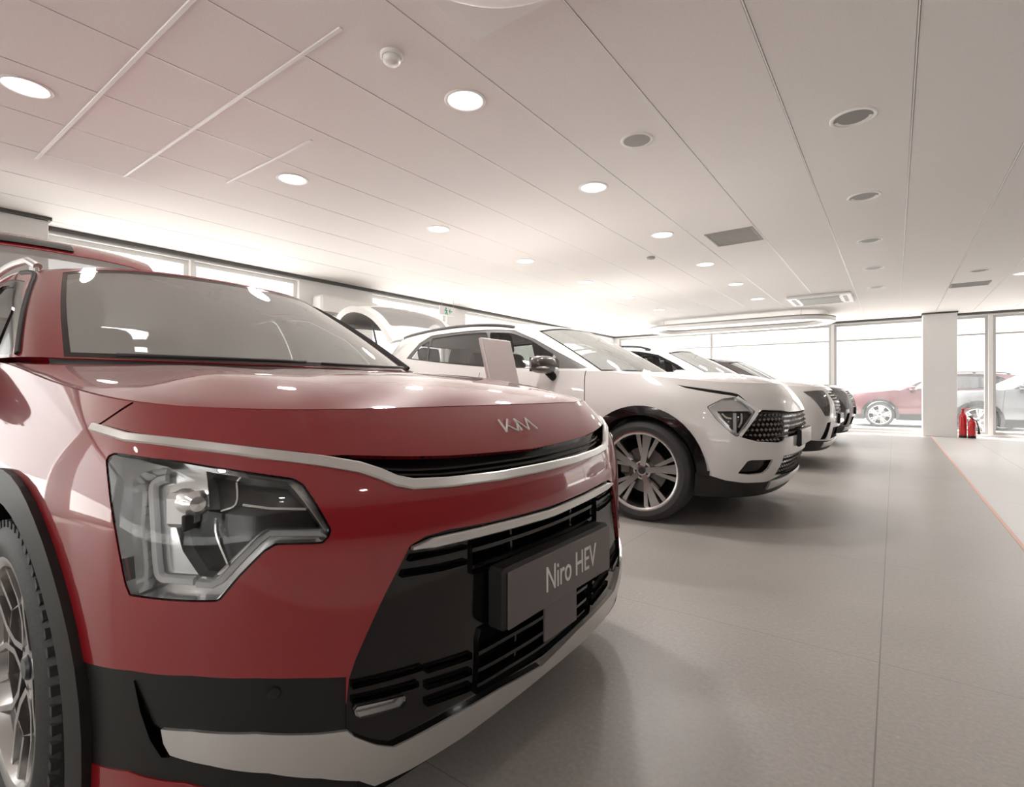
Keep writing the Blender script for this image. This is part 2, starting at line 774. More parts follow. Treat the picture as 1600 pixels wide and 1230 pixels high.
def wheel(parent, name, loc, outward, R, r_rim, width, style, mats=('alloy', 'alloy_dark'), detail=1.0, spin=0.0):
    """tyre part with rim, hub cap, brake disc as sub-parts; local axis Y, outward = +1/-1"""
    hw = width / 2
    o_ = outward
    n = int(72 * detail)
    prof = [(r_rim - .012, -hw * .9), (r_rim + .01, -hw * .98), ((R + r_rim) / 2, -hw * 1.03), (R - .018, -hw * .9), (R - .004, -hw * .78)]
    for g in (-.5, 0.0, .5):
        prof += [(R, hw * (g - .13)), (R - .007, hw * (g - .11)), (R - .007, hw * (g - .05)), (R, hw * (g - .03))]
    prof += [(R - .004, hw * .78), (R - .018, hw * .9), ((R + r_rim) / 2, hw * 1.03), (r_rim + .02, hw * .99), (r_rim + .008, hw * .95), (r_rim - .012, hw * .86)]
    mb = MB()
    mb.lathe([(r, h * o_) for r, h in prof], n, axis='Y')
    if detail > 1:
        # shoulder tread blocks
        for k in range(60):
            a = 2 * PI * k / 60
            for sgn in (-1, 1):
                ca, sa = math.cos(a), math.sin(a)
                rot = Matrix(((ca, 0, -sa), (0, 1, 0), (sa, 0, ca)))
                mb.box((ca * (R - .010), sgn * hw * .80, sa * (R - .010)), (.016, hw * .22, .018), rot)
    ty = mb.build(name, 'tyre', parent, loc=loc, auto=.7)
    # rim barrel + spokes
    mb = MB()
    fl = r_rim
    mb.lathe([(fl + .012, hw * .90 * o_), (fl + .013, hw * .95 * o_), (fl, hw * .955 * o_), (fl - .012, hw * .90 * o_), (fl - .022, hw * .70 * o_),
              (fl - .035, hw * .3 * o_), (fl - .04, -hw * .7 * o_), (fl + .005, -hw * .9 * o_)], n, axis='Y')

    def plate(poly, y0, y1, y0c, a):
        # poly in (radius, across); dish: y depends on the radius
        ca, sa = math.cos(a), math.sin(a)

        def fn(rr, b, h):
            f = (rr / fl) ** 2
            y = (y0c + (y1 - y0c) * f) * o_ + h * o_
            return (rr * ca - b * sa, y, rr * sa + b * ca)
        mb.prism(poly, y0, 0, fn)
    yo, yc = hw * .86, hw * .66
    if style == 'twin':           # five wide spokes splitting into a Y
        for k in range(5):
            a = 2 * PI * k / 5 + spin
            w0, w1 = .020, .028
            plate([(.035, -w0), (fl * .5, -w0 * 1.05), (fl - .012, -w1 * 1.25), (fl - .012, w1 * 1.25), (fl * .5, w0 * 1.05), (.035, w0)], -.03, yo, yc, a)
            for s in (-1, 1):
                plate([(fl * .34, s * .030), (fl - .012, s * .098), (fl - .012, s * .062), (fl * .42, s * .016)][::s], -.035, yo - .012, yc - .012, a + 0.0)
        mb.lathe([(0, yc * .96 * o_), (.05, yc * .98 * o_), (.066, yc * .9 * o_), (.066, (yc - .05) * o_)], 30, axis='Y')
    else:                          # thin crossing spokes around dark gloss panels
        for k in range(5):
            a = 2 * PI * k / 5 + spin
            w = .0075
            for s in (-1, 1):
                plate([(.04, s * .026 - w), (fl * .40, s * .012 - w), (fl * .62, s * .022 - w), (fl - .010, s * .088 - w),
                       (fl - .010, s * .088 + w), (fl * .62, s * .022 + w), (fl * .40, s * .012 + w), (.04, s * .026 + w)], -.022, yo, yc, a)
            # outer tie between neighbouring spokes
            a2 = a + PI / 5
            plate([(fl * .60, -.006), (fl - .012, -.007), (fl - .012, .007), (fl * .60, .006)], -.02, yo, yc, a2)
            for s in (-1, 1):
                q = PI / 5
                plate([(fl * .60, -s * .008), (fl * .58, s * .006), (fl * .42, s * .118), (fl * .44, s * .130)][::s], -.018, yo, yc, a2)
        mb.lathe([(0, yc * .96 * o_), (.045, yc * .98 * o_), (.056, yc * .9 * o_), (.056, (yc - .05) * o_)], 30, axis='Y')
    rim = mb.build('rim', mats[0], ty, auto=.5)
    if style != 'twin':
        mb = MB()
        for k in range(5):
            a = 2 * PI * k / 5 + spin
            ca, sa = math.cos(a), math.sin(a)

            def fn(rr, b, h, ca=ca, sa=sa):
                f = (rr / fl) ** 2
                y = (yc - .016 + (yo - yc) * f) * o_ + h * o_
                return (rr * ca - b * sa, y, rr * sa + b * ca)
            mb.prism([(.04, -.024), (fl * .5, -.014), (fl * .64, -.026), (fl - .014, -.085), (fl - .008, 0), (fl - .014, .085), (fl * .64, .026), (fl * .5, .014), (.04, .024)], -.012, 0, fn)
        mb.build('spoke_inlay', mats[1], ty, auto=.5)
    mb = MB()
    mb.lathe([(0, (yc + .006) * o_), (.022, (yc + .006) * o_), (.027, (yc) * o_), (.027, (yc - .02) * o_)], 24, axis='Y')
    for k in range(5):
        a = 2 * PI * k / 5 + spin + PI / 5
        mb.lathe([(0, yc * .98 * o_), (.009, yc * .98 * o_), (.010, (yc * .98 - .02) * o_)], 10, c=(math.cos(a) * .045, 0, math.sin(a) * .045), axis='Y')
    mb.build('hub_cap', mats[1], ty, auto=.5)
    mb = MB()
    mb.lathe([(.05, .02 * o_), (.06, .034 * o_), (.075, .02 * o_), (r_rim * .60, .02 * o_), (r_rim * .60, 0), (.05, 0)], 40, axis='Y')
    mb.box((-r_rim * .52, .015 * o_, .03), (.07, .09, .14), None, .015)
    mb.build('brake_disc', 'disc_metal', ty, auto=.5)
    mb = MB()
    mb.lathe([(0, -hw * .55 * o_), (r_rim - .04, -hw * .55 * o_)], 30, axis='Y')
    mb.build('wheel_back', 'black_void', ty)
    return ty


def rbox(name, mat, parent, c, s, r=0.3, rot=None, seg=2):
    """cushion-like rounded block"""
    bm = bmesh.new()
    bmesh.ops.create_cube(bm, size=1.0)
    bmesh.ops.scale(bm, vec=s, verts=bm.verts)
    bmesh.ops.bevel(bm, geom=bm.edges[:], offset=min(s) * r, segments=3, profile=.6, affect='EDGES')
    if rot is not None:
        bmesh.ops.rotate(bm, cent=(0, 0, 0), matrix=rot, verts=bm.verts)
    me = bpy.data.meshes.new(name)
    bm.to_mesh(me)
    bm.free()
    me.materials.append(MATS[mat])
    me.polygons.foreach_set('use_smooth', [True] * len(me.polygons))
    o = bpy.data.objects.new(name, me)
    o.location = c
    return link(o, parent)


class Car:
    def __init__(self, root, loc, ring, gcols, rz=0.0, hood_u=(4.4, 8.9), hood_bump=None, glass_u=3.0, roof_u=None, roof_crown=.03):
        self.root = root
        self.loc = np.array(loc, float)
        self.rz = rz
        self.R = Surf(mirror_net(ring), (1, 0, 0))
        self.G = Surf(mirror_net(gcols), (1, 0, 0.3))
        R, G = self.R, self.G
        self.hood_u = hood_u
        u1, u2 = hood_u
        top = R.vmax
        one = lambda us: R.pt(us, np.full(len(us), top))
        Fc = even(one(np.linspace(-u1, u1, 200)))
        Lc = even(one(np.linspace(-u1, -u2, 120)))
        Rc = even(one(np.linspace(u1, u2, 120)))
        gb = G.pt(np.linspace(-glass_u, glass_u, 120), np.zeros(120)) + np.array([.03, 0, -.012])
        t = np.linspace(0, 1, 120)[:, None]
        # the rear edge of the bonnet meets the fender line at both ends
        gb = gb + (1 - t) ** 6 * (Lc[-1] - gb[0]) + t ** 6 * (Rc[-1] - gb[-1])
        Bc = even(gb)
        self.H = Surf(coons(Fc, Bc, Lc, Rc, hood_bump or (lambda s, r: (0, 0, 0))), (0, 0, 1), u_off=0)
        gt = G.vmax
        n = G.umax
        ra, rb = roof_u
        one = lambda us: G.pt(us, np.full(len(us), gt))
        Fc = even(one(np.linspace(-ra, ra, 100)))
        Bc = even(one(np.linspace(rb, n, 60)))
        Bc = even(np.concatenate([one(np.linspace(-rb, -n, 60)), one(np.linspace(n, rb, 60))[1:]]))
        Lc = even(one(np.linspace(-ra, -rb, 100)))
        Rc = even(one(np.linspace(ra, rb, 100)))
        self.Q = Surf(coons(Fc, Bc, Lc, Rc, lambda s, r: (0, 0, roof_crown * (1 - s * s) * (math.sin(PI * min(max(r, 0), 1)) ** .6 if 0 < r < 1 else 0))), (0, 0, 1), u_off=0)

    def tolocal(self, p, vec=False):
        p = np.array(p, float) - (0 if vec else self.loc)
        c, s = math.cos(-self.rz), math.sin(-self.rz)
        return np.array([c * p[0] - s * p[1], s * p[0] + c * p[1], p[2]])

    def px(self, S, pts, crop=None):
        """photo pixels -> surface coordinates; crop = (ox, oy, scale)"""
        out = []
        for p in pts:
            x, y = p
            if crop:
                x, y = crop[0] + x / crop[2], crop[1] + y / crop[2]
            uv, near = S.cast(self.tolocal(CAM), self.tolocal(ray(x, y), True))
            if near:
                print('near-miss', self.root.name, round(x), round(y), [round(q, 2) for q in uv])
            out.append(uv)
        return out

    def side(self, S, pts, sgn=-1):
        """(x, z) points seen square from the side"""
        out = []
        for x, z in pts:
            uv, near = S.cast((x, sgn * 3.0, z), (0, -sgn * 1.0, 0))
            if near:
                print('side miss', self.root.name, x, z, uv)
            out.append(uv)
        return out

    def front(self, S, pts):
        """(y, z) points seen square from the front"""
        return [S.cast((2.0, y, z), (-1.0, 0, 0))[0] for y, z in pts]

    def rear(self, S, pts):
        return [S.cast((-8.0, y, z), (1.0, 0, 0))[0] for y, z in pts]


def circle(cx, cz, r, n=40, a0=0.0, a1=2 * PI):
    full = abs(a1 - a0 - 2 * PI) < 1e-6
    return [(cx + r * math.cos(a0 + (a1 - a0) * k / (n if full else n - 1)), cz + r * math.sin(a0 + (a1 - a0) * k / (n if full else n - 1))) for k in range(n)]


def arch(cx, cz, r, zb, n=28):
    """wheel opening outline, closed at the bottom below the sill"""
    a = math.asin(max(-1, min(1, (zb - cz) / r)))
    pts = circle(cx, cz, r, n, a, PI - a)
    return pts


def arch_uv(car, cx, cz, r, zb):
    p = car.side(car.R, arch(cx, cz, r, zb))
    return p + [(p[-1][0], 0), (p[0][0], 0)]


def interior(root, x_ws, x_rear, w, z0, zb, ztop, steer=1, mat='seat_fabric', rear_top=None):
    """seats, dashboard, steering wheel, lining (steer = +1: wheel on the car's left)"""
    mb = MB()
    mb.box(((x_ws - 1.0 + x_rear) / 2 - .1, 0, z0), (abs(x_rear - x_ws) - .9, w * 1.7, .10), None, .03)
    mb.build('cabin_floor', 'cabin_trim', root, auto=.5)
    # dashboard
    mb = MB()
    poly = [(x_ws + .02, zb - .02), (x_ws - .34, zb - .015), (x_ws - .50, zb - .08), (x_ws - .52, zb - .25), (x_ws - .42, zb - .45), (x_ws + .02, zb - .45)]
    mb.prism(poly, -w, w, lambda a, b, h: (a, h, b))
    mb.build('dashboard', 'cabin_trim', root, auto=.5)
    for s in (-1, 1):
        xs = x_ws - 1.05
        seat = rbox('front_seat', mat, root, (xs, s * .37, z0 + .22), (.52, .50, .22), .35)
        rbox('backrest', mat, seat, (-.30, 0, .36), (.17, .48, .62), .45, Matrix.Rotation(-.30, 3, 'Y'))
        rbox('headrest', mat, seat, (-.42, 0, .76), (.12, .27, .20), .42, Matrix.Rotation(-.25, 3, 'Y'))
    bench = rbox('rear_seat', mat, root, (x_ws - 2.0, 0, z0 + .22), (.50, w * 1.6, .22), .35)
    rbox('backrest', mat, bench, (-.32, 0, .34), (.17, w * 1.58, .56), .40, Matrix.Rotation(-.32, 3, 'Y'))
    for s in (-.42, .42):
        rbox('headrest', mat, bench, (-.44, s, .68), (.11, .27, .16), .42, Matrix.Rotation(-.25, 3, 'Y'))
    mb = MB()
    M = Matrix.Translation((x_ws - .62, steer * .37, zb - .05)) @ Matrix.Rotation(-1.15, 4, 'Y')
    ring = [tuple(M @ Vector((.18 * math.cos(a), .18 * math.sin(a), 0))) for a in [2 * PI * k / 32 for k in range(33)]]
    mb.tube(ring, .015, 8, False)
    for a in (0, PI, -PI / 2):
        mb.tube([tuple(M @ Vector((0, 0, -.02))), tuple(M @ Vector((.18 * math.sin(a) * 1, .18 * math.cos(a), 0)))], .018, 8)
    mb.tube([tuple(M @ Vector((0, 0, .0))), tuple(M @ Vector((0, 0, -.25)))], .05, 12)
    mb.build('steering_wheel', 'cabin_trim', root, auto=.7)
    return


def mirror_part(car, x, y, z, s, mat_cap, mat_arm, name='wing_mirror'):
    """door mirror: cap with a light bar, arm and mirror glass"""
    bm = bmesh.new()
    bmesh.ops.create_uvsphere(bm, u_segments=28, v_segments=18, radius=1)
    for v in bm.verts:
        q = v.co
        e = .72
        q.x = math.copysign(abs(q.x) ** e, q.x)
        q.y = math.copysign(abs(q.y) ** e, q.y)
        q.z = math.copysign(abs(q.z) ** e, q.z)
        k = 1 - .18 * (q.y * s + 1) / 2
        q.x = max(q.x, -.45) * .10 * k
        q.y *= .125
        q.z = q.z * .078 * k + .012 * q.y * s
    me = bpy.data.meshes.new(name)
    bm.to_mesh(me)
    bm.free()
    me.polygons.foreach_set('use_smooth', [True] * len(me.polygons))
    me.materials.append(MATS[mat_cap])
    o = bpy.data.objects.new(name, me)
    o.location = (x, y, z)
    link(o, car.root)
    mb = MB()
    mb.box((-.0, 0, -.028), (.172, .236, .012), None, .006)
    mb.build('trim_line', 'satin_silver', o)
    mb = MB()
    mb.tube([(.01, -s * .06, -.04), (.03, -s * .13, -.10), (.045, -s * .19, -.13)], [.036, .032, .04], 12)
    mb.build('mirror_arm', mat_arm, o, smooth=True)
    mb = MB()
    mb.box((-.05, 0, 0), (.006, .20, .115), None, .003)
    mb.build('mirror_glass', 'chrome', o)
    return o


def paint_body(car, paint, polys, seams, dom=None, du=.14, dv=.16, extra_panels=()):
    """cut the lower body into its parts"""
    R = car.R
    allp = list(polys)
    reg = Regions(R, allp, -R.umax, R.umax, 0, R.vmax, du, dv, base='fender')
    return reg
# ------------------------------------------------------------------ the red car in the foreground


def cols_from(front, side, zf):
    """front: list of rows (x list, y list, z list); side: list of (x, y list, z list, xT, zT, yT)"""
    cols = []
    for i in range(len(front[0][0])):
        cols.append([(r[0][i], r[1][i], r[2][i]) for r in front])
    for s in side:
        cols.append(s)
    return cols


def side_col(x, ys, zs, xT=None, dx=None):
    n = len(ys)
    dx = dx or [0] * n
    return [(x + dx[i] if not (i == n - 1 and xT is not None) else xT, ys[i], zs[i]) for i in range(n)]


def lerp(a, b, t):
    return a + (b - a) * t


def glass_cols(base, top, bulge=.02, lift=None):
    cols = []
    for b, t in zip(base, top):
        m = [(b[k] + t[k]) / 2 for k in range(3)]
        d = Vector((m[0] - (-2.4), m[1] * 1.6, 0)).normalized() if True else None
        m = (m[0] + d.x * bulge, m[1] + d.y * bulge, m[2] + bulge * .5)
        cols.append([b, m, t])
    return cols


def niro_ring():
    z8 = lambda a, b, c, d, e, f: [a, b, c, d, e, f]
    yM = [0, .22, .44, .60, .73, .810, .838, .858]
    rows = [
        ([-.045, -.048, -.062, -.098, -.165, -.26, -.38, -.52], [0, .22, .44, .605, .74, .81, .832, .846], [.185] * 8),
        ([-.012, -.016, -.034, -.075, -.15, -.25, -.375, -.52], [0, .22, .44, .605, .74, .812, .838, .856], [.30] * 8),
        ([-.005, -.013, -.040, -.09, -.17, -.275, -.385, -.52], yM, [.48] * 8),
        ([-.0, -.008, -.035, -.085, -.165, -.27, -.38, -.52], yM, [.65] * 8),
        ([-.03, -.038, -.062, -.105, -.185, -.29, -.40, -.535], [0, .22, .44, .605, .725, .797, .825, .846], [.775, .776, .78, .785, .79, .795, .80, .805]),
        ([-.155, -.16, -.18, -.225, -.31, -.42, -.52, -.64], [0, .22, .44, .61, .71, .762, .778, .788], [.893, .893, .893, .895, .902, .910, .918, .930]),
    ]
    side = [
        side_col(-.85, [.855, .875, .888, .89, .868, .795], [.19, .31, .48, .66, .82, .958], -.90),
        side_col(-1.2, [.850, .875, .888, .89, .870, .800], [.20, .32, .48, .67, .85, 1.005]),
        side_col(-1.6, [.840, .870, .885, .888, .872, .808], [.20, .32, .48, .68, .87, 1.035]),
        side_col(-2.2, [.838, .868, .884, .888, .872, .812], [.20, .32, .48, .68, .87, 1.04]),
        side_col(-2.8, [.838, .868, .884, .888, .872, .810], [.20, .32, .48, .68, .87, 1.05]),
        side_col(-3.25, [.845, .873, .887, .89, .874, .800], [.20, .32, .48, .68, .88, 1.07]),
        side_col(-3.65, [.845, .873, .887, .89, .872, .775], [.22, .33, .48, .69, .89, 1.09]),
        side_col(-4.0, [.835, .865, .88, .88, .855, .740], [.25, .36, .50, .70, .90, 1.10]),
        side_col(-4.25, [.77, .80, .815, .81, .79, .68], [.28, .38, .52, .72, .91, 1.10], -4.20),
        side_col(-4.38, [.58, .60, .61, .61, .59, .54], [.30, .40, .54, .74, .92, 1.10], -4.30),
        side_col(-4.41, [.30] * 6, [.30, .40, .54, .74, .92, 1.10], -4.34),
        side_col(-4.42, [0] * 6, [.30, .40, .54, .74, .92, 1.10], -4.35),
    ]
    return cols_from(rows, side, None)


def niro_glass():
    base = [(-1.03, 0, 1.02), (-1.06, .3, 1.02), (-1.16, .55, 1.025), (-1.29, .695, 1.03), (-1.38, .755, 1.035), (-1.75, .785, 1.035), (-2.3, .79, 1.04),
            (-2.9, .785, 1.05), (-3.4, .755, 1.075), (-3.8, .715, 1.09), (-4.08, .62, 1.09), (-4.22, .32, 1.09), (-4.25, 0, 1.09)]
    top = [(-1.78, 0, 1.44), (-1.79, .25, 1.436), (-1.84, .45, 1.424), (-1.94, .548, 1.405), (-2.03, .583, 1.405), (-2.2, .595, 1.43), (-2.5, .60, 1.448),
           (-2.9, .59, 1.445), (-3.3, .57, 1.435), (-3.58, .54, 1.425), (-3.74, .47, 1.42), (-3.80, .25, 1.43), (-3.81, 0, 1.435)]
    return glass_cols(base, top, .022)


def build_niro():
    root = thing('car', 'red SUV nearest the viewer with a grey name plate on its grille', 'car', (-.70, 1.12, 0))
    niro_bump = lambda s, r: (0, 0, .050 * math.sin(PI * min(1, r) ** .75) * (1 - s * s) ** .8 + .012 * max(0, 1 - abs(abs(s) - .62) / .2) * math.sin(PI * r))
    car = Car(root, (-.70, 1.12, 0), niro_ring(), niro_glass(), hood_u=(4.3, 9.15), hood_bump=niro_bump, glass_u=3.2, roof_u=(3.3, 10.0), roof_crown=.035)
    R, G = car.R, car.G
    top = R.vmax
    P = lambda pts, crop=None: car.px(R, pts, crop)
    polys = []

    def both(name, half):
        polys.append((name, half))
        polys.append((name, mir(half)))
    WX, WZ = -.83, .325
    RX = -3.57
    # -- doors, bumpers, claddings
    seam = P([(208, 629), (190, 640), (148, 668)])
    s2 = car.side(R, [(-.58, .70), (-.50, .60), (-.47, .2)])
    half = [(0, top), (seam[0][0], top)] + seam + s2 + [(s2[-1][0], 0), (0, 0)]
    polys.append(('front_bumper', sym(half)))
    polys.append(('valance', [(-2.9, 0), (2.9, 0), (2.9, .7), (-2.9, .7)]))
    rb = car.side(R, [(-3.98, .95), (-3.95, .62), (-3.93, .34)])
    rbh = [(-R.umax, 0), (-R.umax, 3.6), (rb[0][0], 3.6)] + rb + [(rb[-1][0], 0)]
    both('rear_bumper', rbh)
    tgh = [(-R.umax, 3.0), (-R.umax, top), (-17.1, top), (-17.0, 3.0)]
    both('tailgate_opening', tgh)
    fd = car.side(R, [(-1.30, .36), (-1.28, .60), (-1.33, .95)])
    bt = car.side(R, [(-2.36, .36), (-2.37, .7), (-2.38, .98)])
    rd = car.side(R, [(-3.30, .98), (-3.36, .80), (-3.18, .62), (-3.12, .36)])
    both('front_door', [(fd[0][0], fd[0][1])] + fd[1:] + [(fd[2][0], top), (bt[2][0], top)] + bt[::-1])
    both('rear_door', bt + [(bt[2][0], top), (rd[0][0], top)] + rd)
    for ln in (fd + [(fd[2][0], top)], bt + [(bt[2][0], top)], [(rd[0][0], top)] + rd):
        both('shut_line', ribbon(R, ln, .006))
    # sill cladding
    sl = car.side(R, [(-.4, .34), (-1.2, .36), (-2.2, .37), (-3.2, .37), (-4.0, .38)])
    both('sill_cladding', sl + [(sl[-1][0], 0), (sl[0][0], 0)])
    # black lower bumper
    up = P([(118, 1025), (132, 1035), (205, 1048), (300, 1056), (400, 1060), (470, 1060), (541, 1058)])
    mid = P([(541, 1100), (543, 1146)])
    low_red = P([(560, 1250), (420, 1244), (330, 1234), (290, 1224), (200, 1206), (134, 1190)])
    both('lower_cladding', up + mid + low_red + [(low_red[-1][0] - .5, low_red[-1][1]), (up[0][0] - .6, up[0][1])])
    # arches
    for cx in (WX, RX):
        both('arch_cladding', arch_uv(car, cx, WZ, .440, .235 if cx == WX else .30))
        both('arch_gap', arch_uv(car, cx, WZ, .380, .235 if cx == WX else .30))
    # bumper / fender joint and bonnet-nose joint
    both('seam_line', ribbon(R, seam, .005, False))
    # -- nose slit and trim
    chrome_mid = P([(147, 668), (200, 684), (300, 696), (400, 709), (500, 721), (560, 731), (592, 741), (618, 752), (645, 757), (700, 754), (780, 744), (846, 731)])
    sl_up = P([(480, 712), (540, 711), (580, 712), (640, 713), (700, 712), (780, 706), (846, 699)])
    sl_lo = P([(846, 726), (780, 739), (700, 749), (640, 752), (618, 746), (592, 735), (560, 725), (500, 716)])
    polys.append(('nose_slot', sym(sl_lo[:0:-1][::-1] and ([(0, sl_up[-1][1])] + sl_up[-2::-1] + sl_lo[::-1][:-1] + [(0, sl_lo[0][1])]))))
    both('trim_shadow', P([(165, 664), (200, 674), (300, 686), (400, 698), (480, 707), (480, 714), (400, 703), (300, 691), (200, 679)]))
    # -- headlamp
    hc = (140, 640, 3.845)
    lamp = round_poly([(95, 310), (112, 275), (150, 258), (560, 310), (900, 365), (1225, 412), (1290, 450), (1455, 720), (1440, 770), (1400, 808), (1120, 815), (1050, 858), (900, 1010),
                       (772, 1163), (240, 1125), (210, 1050), (165, 820), (120, 550)], .12, 2)
    both('headlamp_seal', P(lamp, hc))
    cx = sum(p[0] for p in lamp) / len(lamp)

    def inset(poly, d):
        out = []
        n = len(poly)
        for i in range(n):
            a, b, c = Vector(poly[i - 1]), Vector(poly[i]), Vector(poly[(i + 1) % n])
            t = (c - a)
            if t.length < 1e-6:
                out.append(tuple(b))
                continue
            nn = Vector((-t.y, t.x)).normalized()
            out.append(tuple(b + nn * d))
        return out
    lamp_in = inset(lamp, 13)
    both('headlamp', P(lamp_in, hc))
    dark = [(700, 372), (1190, 440), (1290, 560), (1400, 715), (1060, 722), (1000, 760), (850, 905), (740, 1010), (660, 1000), (560, 850), (500, 640), (600, 610), (720, 600)]
    both('lamp_dark', P(dark, hc))
    both('lamp_side', P([(112, 320), (150, 275), (300, 300), (470, 345), (330, 375), (258, 430), (252, 700), (280, 1050), (300, 1105), (250, 1105), (215, 1020), (140, 560)], hc))
    # -- grille
    g_out = P([(862, 790), (825, 801), (760, 817), (700, 828), (665, 838), (641, 853), (600, 932), (556, 1030), (545, 1062), (541, 1100), (541, 1144), (556, 1156), (590, 1169), (614, 1172), (700, 1127), (780, 1081), (862, 1032)])
    polys.append(('grille', sym(g_out)))
    op1 = P([(862, 803), (800, 822), (745, 838), (738, 850), (738, 898), (800, 878), (862, 858)])
    polys.append(('grille_opening', sym(op1)))
    op2 = P([(862, 925), (800, 960), (752, 984), (748, 1000), (744, 1086), (800, 1054), (862, 1014)])
    polys.append(('grille_opening', sym(op2)))
    for g in ([(551, 1068), (600, 1057), (661, 1040), (661, 1048), (600, 1066), (551, 1078)], [(551, 1092), (600, 1081), (655, 1066), (655, 1074), (600, 1090), (551, 1101)],
              [(668, 1042), (738, 1020), (738, 1030), (668, 1053)], [(668, 1068), (738, 1045), (738, 1055), (668, 1079)], [(668, 1094), (738, 1068), (738, 1079), (668, 1105)],
              [(645, 868), (690, 861), (730, 852), (730, 858), (690, 868), (640, 878)], [(632, 893), (690, 884), (730, 874), (730, 882), (690, 893), (628, 903)]):
        both('grille_groove', P(g))
    both('fog_lamp', P([(165, 805), (180, 785), (405, 728), (418, 745), (415, 765), (390, 792), (200, 842), (172, 828)], (500, 850, 3.077)))
    # -- skid plate and the air slot beside it
    sk = P([(862, 1026), (780, 1075), (700, 1121), (614, 1166), (588, 1163), (553, 1150), (541, 1141), (500, 1146), (400, 1145), (300, 1141), (254, 1138), (258, 1160), (268, 1178), (330, 1194), (420, 1206), (500, 1214), (560, 1218),
            (584, 1226), (640, 1200), (720, 1152), (800, 1095), (862, 1050)])
    polys.append(('skid_plate', sym(sk)))
    both('air_slot', P([(209, 1064), (222, 1094), (238, 1132), (252, 1142), (258, 1172), (264, 1184), (252, 1184), (234, 1156), (219, 1112)]))
    reg = Regions(R, polys, -R.umax, R.umax, 0, top, .13, .14, base='fender')
    A = lambda n, o, m, **k: reg.build(n, o, m, root, **k)
    for s in (-1, 1):
        A('fender', 'fender', 'red_paint', side=s)
        A('front_door', 'front_door', 'red_paint', side=s)
        A('rear_door', 'rear_door', 'red_paint', side=s)
        A(['sill_cladding'], 'sill_cladding', 'black_plastic', depth=-.006, rim=.01, side=s)
        A(['arch_cladding'], 'arch_cladding', 'black_plastic', depth=-.014, rim=.008, side=s)
        A(['arch_gap'], 'arch_liner', 'black_void', depth=0, only_wall=True, side=s, wall_dir=lambda p: (0, -math.copysign(.30, p[1]), 0))
    A('front_bumper', 'front_bumper', 'red_paint')
    A('rear_bumper', 'rear_bumper', 'black_plastic')
    A(['shut_line', 'seam_line', 'trim_shadow'], 'panel_gaps', 'gap', depth=.006, rim=0)
    A('valance', 'valance', 'black_plastic', depth=.01, rim=0)
    A('lower_cladding', 'lower_cladding', 'black_plastic', depth=.003, rim=.02)
    A('air_slot', 'air_slot', 'black_gloss', depth=.05, rim=0)
    slot = A('nose_slot', 'nose_slot', 'black_gloss', depth=.030, rim=0)
    gr = A('grille', 'grille', 'black_gloss', depth=.008, rim=.0)
    A('grille_opening', 'grille_cavity', 'black_void', depth=.085, rim=.004)
    A('grille_groove', 'grille_groove', 'black_void', depth=.022, rim=.006)
    sp = A('skid_plate', 'skid_plate', 'satin_silver', depth=-.004, rim=.03)
    # chrome trim of the nose (both halves one bar)
    full = [(-p[0], p[1]) for p in chrome_mid[:-1]] + [(0, chrome_mid[-1][1])] + chrome_mid[-2::-1]
    bar('nose_trim', 'satin_silver', root, R, [full], .020, .010, -.002, smooth=False, taper=lambda t: .75 + .35 * min(1, min(t, 1 - t) * 5))
    # slats inside the slot
    for dy in (0, 9):
        ln = P([(600, 726 + dy), (640, 729 + dy * .9), (700, 727 + dy), (780, 718 + dy), (846, 708 + dy)])
        full = [(-p[0], p[1]) for p in ln[:-1]] + [(0, ln[-1][1])] + ln[-2::-1]
        bar('slot_slat', 'black_gloss', slot, R, [full], .006, .012, -.028)
    # grille bars
    gb = P([(643, 857), (665, 851), (700, 843), (760, 829), (825, 812), (862, 801)])
    full = [(-p[0], p[1]) for p in gb[:-1]] + [(0, gb[-1][1])] + gb[-2::-1]
    bar('grille_trim', 'satin_silver', gr, R, [full], .021, .012, -.004, taper=lambda t: .25 + .75 * min(1, min(t, 1 - t) * 9))
    for ln in ([(640, 882), (690, 873), (740, 862), (800, 844), (862, 822)], [(628, 907), (690, 900), (740, 889), (800, 868), (862, 842)],
               [(551, 1083), (600, 1072), (660, 1056), (740, 1030), (800, 997), (862, 960)], [(549, 1106), (600, 1096), (660, 1081), (740, 1056), (800, 1024), (862, 984)],
               [(600, 1128), (660, 1107), (740, 1080), (800, 1045), (862, 1004)]):
        l = P(ln)
        full = [(-p[0], p[1]) for p in l[:-1]] + [(0, l[-1][1])] + l[-2::-1]
        bar('grille_slat', 'black_gloss', gr, R, [full], .012, .022, -.030)
    vb = []
    for pts in ([(735, 842), (738, 900)], [(806, 822), (808, 874)], [(748, 1000), (744, 1084)], [(815, 968), (812, 1042)]):
        l = P(pts)
        vb += [l, mir(l)]
    bar('grille_mullion', 'black_gloss', gr, R, vb, .010, .02, -.036, smooth=False)
    # headlamp internals
    for s in (-1, 1):
        hl = A(['headlamp_seal'], 'headlamp', 'black_gloss', depth=.004, rim=0, side=s)
        M_ = (lambda l: l) if s < 0 else mir
        reg.build(['headlamp'], 'reflector', 'lamp_silver', hl, depth=.042, rim=0, side=s)
        reg.build(['lamp_side'], 'side_reflector', 'lamp_silver', hl, depth=.022, rim=.042, side=s)
        reg.build(['lamp_dark'], 'lamp_bezel', 'lamp_amber_black', hl, depth=.060, rim=.030, side=s)
        reg.build(['headlamp', 'lamp_side', 'lamp_dark'], 'lens', 'lens_glass', hl, depth=.0, rim=.002, side=s, wall=False)
        bar('light_guide', 'lamp_white', hl, R, [M_(P([(1395, 752), (1080, 752), (1015, 795), (870, 940), (765, 1050), (700, 1082), (600, 1075)], hc))], .0125, .012, -.030, smooth=False)
